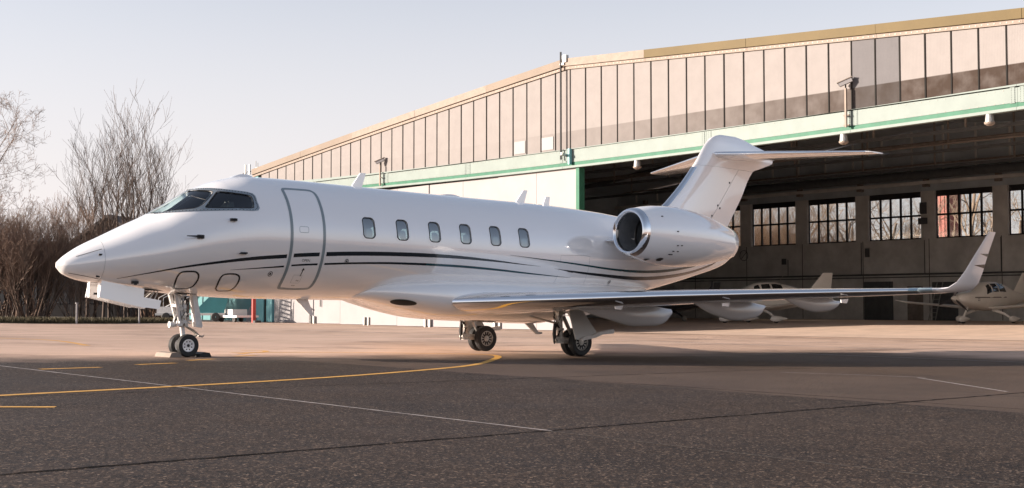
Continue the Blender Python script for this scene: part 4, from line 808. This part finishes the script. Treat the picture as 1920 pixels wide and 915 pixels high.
# chocks
for x, lb in ((-.31, 'pale worn wheel chock in front of the jet nose wheel'), (.31, 'dark rubber wheel chock behind the jet nose wheel')):
    b = MB(); sg = 1 if x < 0 else -1
    b.prism([(x-sg*.14, .0), (x-sg*.10, .085), (x+sg*.02, .10), (x+sg*.10, .06), (x+sg*.13, 0)], lambda p: (p[0], -.34, p[1]+G(p[0], -.3)+.002), lambda p: (p[0], .34, p[1]+G(p[0], 0)+.002))
    tag(b.build('wheel_chock', 'wood' if 'wood' in MT else ('strip' if x < 0 else 'black'), None, 20), lb, 'chock')

# ------------------------------------------------------------------ light aircraft inside the hangar
MT.update(ga=mat('cream_gelcoat', (.80, .75, .69), .3, 0, .4, .05, 1.5), gadark=mat('dark_gelcoat', (.05, .05, .055), .3, 0, .4, .1, 1.5), gaglass=mat('tinted_canopy', (.012, .014, .016), .08, 0, .5, .1, 2), gastripe=mat('brown_side_stripe', (.10, .07, .06), .35))
def light_plane(name, label, loc, rotz, body='ga', scale=1.12, text=None, spats=True):
    e = empty(name, loc, (0, 0, rotz)); e.scale = (scale,)*3; tag(e, label, 'airplane', 'light aircraft parked in the hangar')
    k = [-.95, -.9, -.3, .4, 1.0, 1.6, 2.4, 3.2, 4.2, 5.4, 6.3]
    t = mono(k, [1.42, 1.5, 1.62, 1.72, 1.95, 2.18, 2.22, 2.12, 1.86, 1.62, 1.52]); bt = mono(k, [1.18, 1.08, .92, .78, .70, .66, .66, .72, .88, 1.08, 1.2]); w = mono(k, [.16, .26, .48, .58, .63, .65, .64, .58, .42, .24, .12])
    def P(x, a): C, H = (t(x)+bt(x))/2, (t(x)-bt(x))/2; return (x, w(x)*math.copysign(abs(math.cos(a))**.85, math.cos(a)), C+H*math.copysign(abs(math.sin(a))**.85, math.sin(a)))
    b = MB(); b.loft([[P(-.95+7.25*i/44, 2*math.pi*q/24) for q in range(24)] for i in range(45)]); fu = b.build('fuselage', body, e, 45)
    MB().lathe([(0, .17), (-.2, .14), (-.38, .06), (-.44, 0)], (-.95, 0, 1.3), (1, 0, 0), 18).build('spinner', body, e, 50)
    b = MB()
    for q in range(3):
        a = R(100+120*q); dv = Vector((0, math.cos(a), math.sin(a))); sv = Vector((0, -math.sin(a), math.cos(a)))
        b.loft([[Vector((-1.1, 0, 1.3))+dv*r_+sv*(s1*wd)+Vector((s2*.012+s1*.03, 0, 0)) for s1, s2 in ((-1, -1), (1, -1), (1, 1), (-1, 1))] for r_, wd in ((.1, .04), (.35, .075), (.7, .065), (.95, .03))])
    b.build('propeller', 'gadark', e, 30)
    for sd in (-1, 1):
        for xa, xb, sl in ((1.02, 1.52, .24), (1.62, 2.18, .04), (2.28, 3.0, -.1)):
            def q_(x, f):
                C, H = (t(x)+bt(x))/2, (t(x)-bt(x))/2; zz = lerp(.30, .86, f); a = math.asin(cl(zz, -1, 1)**(1/.85)); p = P(x, a); return (x, sd*(abs(p[1])+.008), p[2]+.006)
            n = 6; b = MB(); b.add([q_(lerp(xa+sl*f/1*(1 if sl > 0 else 0), xb+(sl*f if sl < 0 else 0), i/n), f) for i in range(n+1) for f in (0, .33, .66, 1)], [(i*4+j, (i+1)*4+j, (i+1)*4+j+1, i*4+j+1) for i in range(n) for j in range(3)]); b.build('window', 'gaglass', fu, 60)
        st = [(1.35, 0, .78, 1.6, .14, UP), (1.45, sd*.6, .80, 1.45, .14, UP), (1.75, sd*4.8, 1.12, .95, .12, UP), (1.95, sd*5.6, 1.24, .5, .10, UP)]
        wing_loft(st, 0, 1, 0, 1, 10).build('wing', body, e, 45)
        wing_loft([(5.45, 0, 1.5, .9, .09, UP), (5.75, sd*1.85, 1.52, .55, .08, UP)], 0, 1, 0, 1, 8).build('tailplane', body, e, 45)
        b = MB(); b.add([(x, sd*(w(x)*.995+.01), 1.33+.05*x*.2+dz) for x in (0, 1, 2, 3) for dz in (0, .05)], [(0, 1, 3, 2), (2, 3, 5, 4), (4, 5, 7, 6)]); b.build('stripe', 'gastripe', fu, 60)
        b = MB(); b.tube([(1.75, sd*.5, .72), (1.85, sd*1.1, .5), (1.95, sd*1.55, .2)], [.09, .07, .05], 8); b.build('gear_leg', body, e)
    def spat(x, y):
        b = MB(); b.loft([[(x+xx, y+wd*math.cos(a), .23+.02*xx+hh*math.sin(a)) for a in [2*math.pi*q/12 for q in range(12)]] for xx, wd, hh in ((-.36, .02, .03), (-.28, .09, .12), (-.1, .125, .17), (.12, .12, .16), (.4, .07, .09), (.66, .015, .03))]); b.build('wheel_fairing', body, e, 50)
        b = MB(); b.lathe([(-.06, .02), (-.06, .17), (-.03, .19), (.03, .19), (.06, .17), (.06, .02)], (x, y, .19), (0, 1, 0), 18); b.build('wheel', 'tyre', e)
    if spats: spat(1.95, 1.55); spat(1.95, -1.55); spat(-.3, 0)
    else:
        for x, y in ((1.95, 1.55), (1.95, -1.55), (-.3, 0)): b = MB(); b.lathe([(-.07, .02), (-.07, .17), (-.03, .2), (.03, .2), (.07, .17), (.07, .02)], (x, y, .2), (0, 1, 0), 18); b.build('wheel', 'steel', e)
    b = MB(); b.tube([(.15, 0, .85), (-.15, 0, .5), (-.3, 0, .22)], .05, 8); b.build('nose_leg', body, e)
    b = MB(); b.loft([[(lerp(4.6, 5.75, f)+x*lerp(1.6, .62, f), tt*.11*lerp(1, .6, f), lerp(1.5, 2.75, f)) for x, tt in foil(0, 1, 8)] for f in (0, .15, .5, .9, 1)]); b.build('fin', body, e, 45)
    b = MB(); b.tube([(2.9, 0, 2.1), (3.25, 0, 2.55)], .012, 5); b.build('whip_antenna', 'steel', e)
    if text:
        cu = bpy.data.curves.new('t', 'FONT'); cu.body = text; cu.size = .2; o = bpy.data.objects.new('t', cu); COL.objects.link(o); dgr = bpy.context.evaluated_depsgraph_get(); me = bpy.data.meshes.new_from_object(o.evaluated_get(dgr)); bpy.data.objects.remove(o)
        for v in me.vertices: x = .2+v.co.x; v.co = (x, -w(x)-.012, 1.18+v.co.y)
        me.name = 'lettering'; me.materials.append(MT['gadark']); obj('lettering', me, fu)
    return e
light_plane('light_airplane', 'cream low-wing light airplane parked nose out beside a ladder in the hangar', (62.9, 20.5, FZ(63, 20)), 0, scale=1.2, text='22')
light_plane('light_airplane', 'cream low-wing light airplane inside the hangar, its tall fin behind the jet wing', (53.6, 31.8, FZ(53, 32)), R(-22), scale=1.2)
light_plane('light_airplane', 'dark light airplane with bare wheels deep in the hangar behind the jet wing pods', (56.5, 42.0, FZ(58, 41)), R(-10), 'gadark', 1.05, None, False)
e = empty('ladder', (76.6, 31.6, FZ(76, 31))); tag(e, 'grey stepladder leaning on the back wall of the hangar', 'ladder')
for y in (-.3, .3): b = MB(); b.tube([(0, y, .03), (1.2, y*.8, 2.9)], .045, 6); b.build('rail', 'galv', e)
for i in range(8): f = (i+.7)/8.5; b = MB(); b.box((1.2*f, 0, .03+2.87*f), (.12, .56, .04)); b.build('rung', 'galv', e, 0)

# ------------------------------------------------------------------ mobile steps and things beside the shut doors
MT.update(tealpaint=mat('teal_shade_tone', (.03, .17, .19), .45, 0, 0, .12, 1.0), hydrant=mat('red_post_paint', (.36, .03, .02), .45, 0, 0, .15, 4))  # the teal is the shadow tone of a pale wall
sx0, sy0 = 33.0, 66.5
e = empty('boarding_steps', (sx0, sy0, G(sx0, sy0)), (0, 0, R(-90+50))); tag(e, 'wheeled boarding steps with a white frame and teal shade panel parked beside the hangar corner', 'steps')
b = MB(); b.b2((-2.6, -.9, .45), (2.6, .9, .62)); b.build('chassis', 'doorgrey', e, 0)
b = MB(); b.b2((-2.5, -.8, .62), (-.7, .8, 1.1)); b.build('engine_box', 'white2', e, 0)
b = MB(); b.prism([(.2, .64), (2.5, .64), (3.1, 2.6), (2.2, 2.6)], lambda p: (p[0], -.86, p[1]), lambda p: (p[0], -.82, p[1])); b.build('shade_panel', 'tealpaint', e, 0)  # teal panel shaped after the shadow on the wall behind
for i in range(11): b = MB(); b.box((-2.2+i*.4, 0, .8+i*.22), (.34, 1.2, .04)); b.build('step', 'dark', e, 0)
for y in (-.66, .66):
    b = MB(); b.tube([(-2.4, y, .8), (2.1, y, 3.2)], .04, 6); b.build('stringer', 'white2', e); b = MB(); b.tube([(-2.4, y, 1.75), (2.1, y, 4.1)], .025, 6); b.build('handrail', 'white2', e)
    for i in range(6): b = MB(); x = -2.4+.9*i; b.tube([(x, y, .8+.533*(x+2.4)), (x, y, 1.75+.522*(x+2.4))], .02, 5); b.build('baluster', 'white2', e)
for x, y in ((-1.8, -.85), (-1.8, .85), (1.9, -.85), (1.9, .85)): b = MB(); b.lathe([(-.1, .05), (-.1, .28), (-.06, .33), (.06, .33), (.1, .28), (.1, .05)], (x, y, .33), (0, 1, 0), 18); b.build('wheel', 'tyre', e)
for x in (-.4, .2): b = MB(); b.tube([(x, -.8, .6), (x, -.8, 2.6)], .06, 6); b.build('mast', 'white2', e)
e = empty('tow_cart', (35.2, 63.6, G(35, 63.6))); tag(e, 'low white tow cart standing between the boarding steps and the hangar corner', 'cart')
b = MB(); b.b2((-.9, -1.5, .35), (.9, 1.5, .5)); b.build('deck', 'white2', e, 0); b = MB(); b.b2((-.6, -.3, .5), (.6, 1.0, .95)); b.build('generator_box', 'doorgrey', e, 0)
for x, y in ((-.8, -1), (.8, -1), (-.8, 1), (.8, 1)): b = MB(); b.lathe([(-.08, .04), (-.08, .22), (.08, .22), (.08, .04)], (x, y, .23), (1, 0, 0), 16); b.build('wheel', 'tyre', e)
e = empty('annex', (41, 74.4, 0)); tag(e, 'low annex building, its wall painted in shade teal and sunlit white, past the shut doors of the hangar', 'building')
b = MB(); b.b2((0, -7.0, -.6), (8, 9, 4.6)); b.build('wall', 'tealpaint', e, 0)  # whole wall coloured as it looks in shadow
b = MB(); b.b2((-.2, -7.1, 4.6), (8.2, 9.2, 4.85)); b.build('roof', 'roofm', e, 0)
b = MB(); b.prism([(-6.9, -.3), (-1.4, -.3), (-1.4, .35), (-5.0, 3.9), (-6.9, 3.9)], lambda p: (-.03, p[0], p[1]), lambda p: (-.005, p[0], p[1])); b.build('sunlit_wall_patch', 'doorwhite', e, 0)  # pale patch painted as the sunlit part, slanted along the shadow edge
for y in (-6.0, -4.7, -3.5): b = MB(); b.b2((-.06, y-.03, -.1), (-.035, y+.03, 3.0)); b.build('wall_batten', 'tealwall', e, 0)
e = empty('hydrant_post', (35.2, 61.2, G(35.2, 61.2))); tag(e, 'red post standing by the teal hangar corner', 'post')
b = MB(); b.tube([(0, 0, 0), (0, 0, 1.9)], .16, 12); b.build('post', 'hydrant', e); b = MB(); b.box((0, 0, 1.95), (.5, .5, .06)); b.build('cap', 'dark', e, 0); b = MB(); b.lathe([(0, .3), (.15, .3), (.2, .1)], (0, -.5, 0), (0, 0, 1), 14, 0, True); b.build('foot', 'dark', e)

# ------------------------------------------------------------------ far left: grass, thicket, trees, houses
MT.update(bark=mat('winter_bark', (.085, .058, .045), .85, 0, 0, .3, 3), twig=mat('winter_twigs', (.17, .11, .08), .85, 0, 0, .3, 2), twiglit=mat('sunlit_twigs', (.30, .19, .12), .8, 0, 0, .3, 2), barkl=mat('pale_sycamore_bark', (.26, .19, .14), .8, 0, 0, .4, 1.5),  # twiglit is the twig brown lightened to look sunlit
 grassm=mat('dry_grass', (.075, .062, .032), .9, 0, 0, .4, .6), soil=mat('grass_verge_soil', (.045, .037, .025), .95, 0, 0, .4, .5, .4, 6), shed=mat('dark_shed_wall', (.045, .04, .04), .85, 0, 0, .2, .8), brick=mat('brown_gable_render', (.21, .13, .085), .85, 0, 0, .2, 1.5), tile=mat('dark_roof_tile', (.06, .05, .048), .8, 0, 0, .2, 3), redm=mat('faded_red_cladding', (.30, .07, .05), .6, 0, 0, .2, 1))
C0 = Vector((-11.80, -24.33, 0))
def at(px, D, z=None):
    """a spot D metres ahead of the viewpoint and px/1920 across the view"""
    p = C0 + fh*D + rt*((px-960)/2455.5*D); return Vector((p.x, p.y, G(p.x, p.y) if z is None else z))
def tree_meshes(seed, h, spread, levels=5, trunk_r=.16, up_=.35, stems=1, n0=7, lean=.1):
    rnd = random.Random(seed); tr = MB(); cr = MB()
    def grow(p, dv, L, r, lev):
        m = tr if lev < 2 else cr; pts = [p]; rad = [r]; n = 5 if lev == 0 else (4 if lev < 3 else 3); dcur = dv.copy()
        for i in range(n):
            dcur = (dcur + Vector((rnd.uniform(-1, 1), rnd.uniform(-1, 1), rnd.uniform(-.5, .9)))*(.10 if lev == 0 else .20) + Vector((0, 0, up_*.12))).normalized()
            pts.append(pts[-1]+dcur*L/n); rad.append(max(.006, r*(1-.72*(i+1)/n)))
        m.tube(pts, rad, 6 if lev == 0 else (4 if lev < 3 else 3), 0, False)
        if lev >= levels: return
        k = n0 if lev == 0 else (5 if lev < 3 else 4)
        for j in range(k):
            f = rnd.uniform(.28 if lev == 0 else .2, 1.0); q = f*n; i = min(int(q), n-1); pp = pts[i].lerp(pts[i+1], q-i); dd = (pts[i+1]-pts[i]).normalized()
            ax_ = Vector((rnd.uniform(-1, 1), rnd.uniform(-1, 1), rnd.uniform(-.2, .2))).normalized(); nd = (dd*(1-spread*.6)+dd.cross(ax_).normalized()*spread+Vector((0, 0, up_))*.5).normalized()
            grow(pp, nd, L*rnd.uniform(.42, .68)*(1.0-.2*f), max(.006, lerp(rad[0], rad[-1], f)*.62), lev+1)
    for s_ in range(stems):
        a = rnd.uniform(0, 6.28); o = Vector((math.cos(a), math.sin(a), 0))*(.0 if stems == 1 else rnd.uniform(.1, .7))
        grow(o+Vector((0, 0, -.1)), Vector((math.cos(a)*lean*rnd.random()*2, math.sin(a)*lean*rnd.random()*2, 1)).normalized(), h*rnd.uniform(.75, 1)*.72, trunk_r*rnd.uniform(.7, 1), 0)
    return tr, cr
def tree_kind(name, label, group, m1, m2, *a, **k):
    t, c = tree_meshes(*a, **k); e = empty(name); tag(e, label, 'tree' if 'tree' in name else 'bush', group); t.build('trunk' if 'tree' in name else 'stem', m1, e, 60); c.build('crown', m2, e, 60); return e
def place(e, first, p, s_, rz, label=None):
    o = e if first else copy_tree(e); o.location = p; o.scale = (s_,)*3; o.rotation_euler = (0, 0, rz)
    if label: o['label'] = label
    return o
rnd = random.Random(5)
GT = 'slender bare trees beyond the verge'
kinds = [tree_kind('bare_tree', 'slender bare winter tree rising behind the jet nose and the brown gable', GT, 'bark', 'bark', 11+i, 11.5, .48, 3, .13, .6, 1, 9, .05) for i in range(3)]
used = set()
for i, (px, D, s_) in enumerate(((152, 110, 1.2), (180, 108, 1.42), (206, 114, 1.4), (224, 109, 1.5), (243, 112, 1.56), (260, 109, 1.52), (276, 113, 1.6), (294, 115, 1.5), (312, 120, 1.35), (236, 120, 1.5), (268, 122, 1.6), (165, 118, 1.3), (195, 121, 1.35))):
    k_ = i % 3; place(kinds[k_], k_ not in used, at(px, D), s_, rnd.uniform(0, 6)); used.add(k_)
big = tree_kind('bare_tree', 'wide bare tree whose long branches reach in at the left of the thicket', None, 'bark', 'twig', 31, 13, .75, 5, .25, .2, 1, 10)
place(big, True, at(-62, 116), 1.5, 2.0)
GB = 'bare bushes of the thicket on the verge'
bk = [tree_kind('bare_bush', 'dense leafless bush in the brown thicket behind the grass verge', GB, 'bark' if i % 2 else 'twig', 'twig', 51+i, 5.4+.5*i, .55, 3, .05, .5, 8, 6, .38) for i in range(4)]
used = set()
for i in range(44):
    px = rnd.uniform(105, 340) if i > 20 else rnd.uniform(-70, 75); D = rnd.uniform(101, 109); k_ = i % 4; s_ = rnd.uniform(1.15, 1.5) if px < 100 else rnd.uniform(.5, .72)
    place(bk[k_], k_ not in used, at(px, D), s_, rnd.uniform(0, 6)); used.add(k_)
# verge and grass
vg = MB(); pv = [at(-500, 71.5), at(60, 71.5), at(200, 76), at(345, 86.0), at(345, 130), at(-500, 130)]
vg.add([(p.x, p.y, p.z+.02) for p in pv], [(0, 1, 2, 3, 4, 5)]); tag(vg.build('grass_verge', 'soil', None, 0), kind='structure')
gr = MB()
for i in range(15000):
    px = rnd.uniform(-40, 345); lo = 72 if px < 60 else (lerp(72, 76.3, (px-60)/140) if px < 200 else lerp(76.3, 86, (px-200)/145)); D = lo+abs(rnd.gauss(0, 2.2)); p = at(px, D); h = rnd.uniform(.08, .42); a = rnd.uniform(0, 6.28); w_ = .03
    lx, ly = rnd.uniform(-.15, .15), rnd.uniform(-.15, .15)
    gr.add([(p.x-math.cos(a)*w_, p.y-math.sin(a)*w_, p.z), (p.x+math.cos(a)*w_, p.y+math.sin(a)*w_, p.z), (p.x+lx, p.y+ly, p.z+h)], [(0, 1, 2)])
tag(gr.build('dry_grass', 'grassm', None, 0), 'dry winter grass along the edge of the apron', 'grass', kind='stuff')
for px, D, h, lb in ((145, 74.0, 1.15, 'white marker post on the verge under the jet radome'), (262, 79.5, .95, 'white marker post on the verge seen below the open nose doors')):
    p = at(px, D); b = MB(); b.tube([(0, 0, -.05), (0, 0, h)], .055, 8); b.box((0, 0, h+.02), (.14, .14, .05)); o = b.build('marker_post', 'doorwhite'); o.location = p; tag(o, lb, 'post', 'marker posts on the verge')
def facing(D): return math.atan2(fh.y, fh.x)
e = empty('dark_shed', at(60, 122), (0, 0, facing(0))); tag(e, 'long dark flat-roofed shed behind the thicket', 'building')
b = MB(); b.b2((0, -8, -.5), (6, 9, 6.6)); b.build('wall', 'shed', e, 0); b = MB(); b.b2((-.3, -8.3, 6.6), (6.3, 9.3, 6.85)); b.build('roof', 'tile', e, 0)
for i in range(5): b = MB(); b.b2((-.03, -6.5+i*3, 1.2), (-.005, -5.2+i*3, 3.4)); b.build('window', 'gaglass', e, 0)
e = empty('gable_house', at(205, 132), (0, 0, facing(0)+R(-8))); e.scale = (1.2,)*3; tag(e, 'brown gabled house with a dark tiled roof behind the slender trees', 'house')
b = MB(); b.prism([(-5.4, -.5), (-5.4, 4.6), (0, 8.25), (5.4, 4.6), (5.4, -.5)], lambda p: (0, p[0], p[1]), lambda p: (11, p[0], p[1])); b.build('wall', 'brick', e, 0)
for s_ in (-1, 1): b = MB(); b.prism([(s_*5.9, 4.35), (0, 8.33), (0, 8.6), (s_*6.0, 4.6)], lambda p: (-.5, p[0], p[1]), lambda p: (11.5, p[0], p[1])); b.build('roof', 'tile', e, 0)
for y, z in ((-2.4, 2.2), (2.0, 2.2), (0, 5.2)): b = MB(); b.b2((-.04, y-.6, z), (-.005, y+.6, z+1.4)); wn = b.build('window', 'gaglass', e, 0)
# trees and a red container wall behind the hangar
GS = 'sunlit bare trees behind the hangar windows'
sk = [tree_kind('bare_sycamore_tree', 'pale-barked bare tree seen through the hangar back windows', GS, 'barkl', 'barkl', 71+i, 15, .8, 4, .42, .15, 1, 9) for i in range(2)]
for i, (px, D, s_) in enumerate(((1390, 146, .95), (1445, 140, 1.1), (1480, 150, 1.0), (1562, 140, 1.25), (1600, 150, 1.05), (1690, 144, 1.1), (1812, 134, 1.3), (1905, 138, 1.25), (1740, 150, 1.05), (1425, 154, 1.0), (1655, 150, 1.1), (1850, 148, 1.2), (1530, 152, 1.1))):
    place(sk[i % 2], i < 2, at(px, D, -1.0), s_, i*1.3)
sb = tree_kind('bare_bush', 'tall tangled brown bush outside the hangar back windows', 'bushes behind the hangar windows', 'twiglit', 'twiglit', 91, 9.5, .6, 3, .07, .5, 9, 8, .35)
for i, (px, D) in enumerate(((1375, 140), (1400, 136), (1428, 142), (1455, 137), (1483, 141), (1510, 137), (1538, 143), (1562, 146), (1600, 148), (1415, 146), (1470, 148))): place(sb, i == 0, at(px, D, -1.0), 1.35 if px < 1500 else (1.2 if px < 1540 else .95), i*2.1)
e = empty('red_silo', at(1768, 165, -1.0)); tag(e, 'faded red clad tower seen through a hangar back window', 'tower')
b = MB(); b.box((0, 0, 9), (3.4, 3.4, 18)); b.build('wall', 'redm', e, 0)
for i in range(6): b = MB(); b.box((-1.75, -1.4+i*.56, 9), (.06, .08, 18)); b.build('rib', 'redm', e, 0)
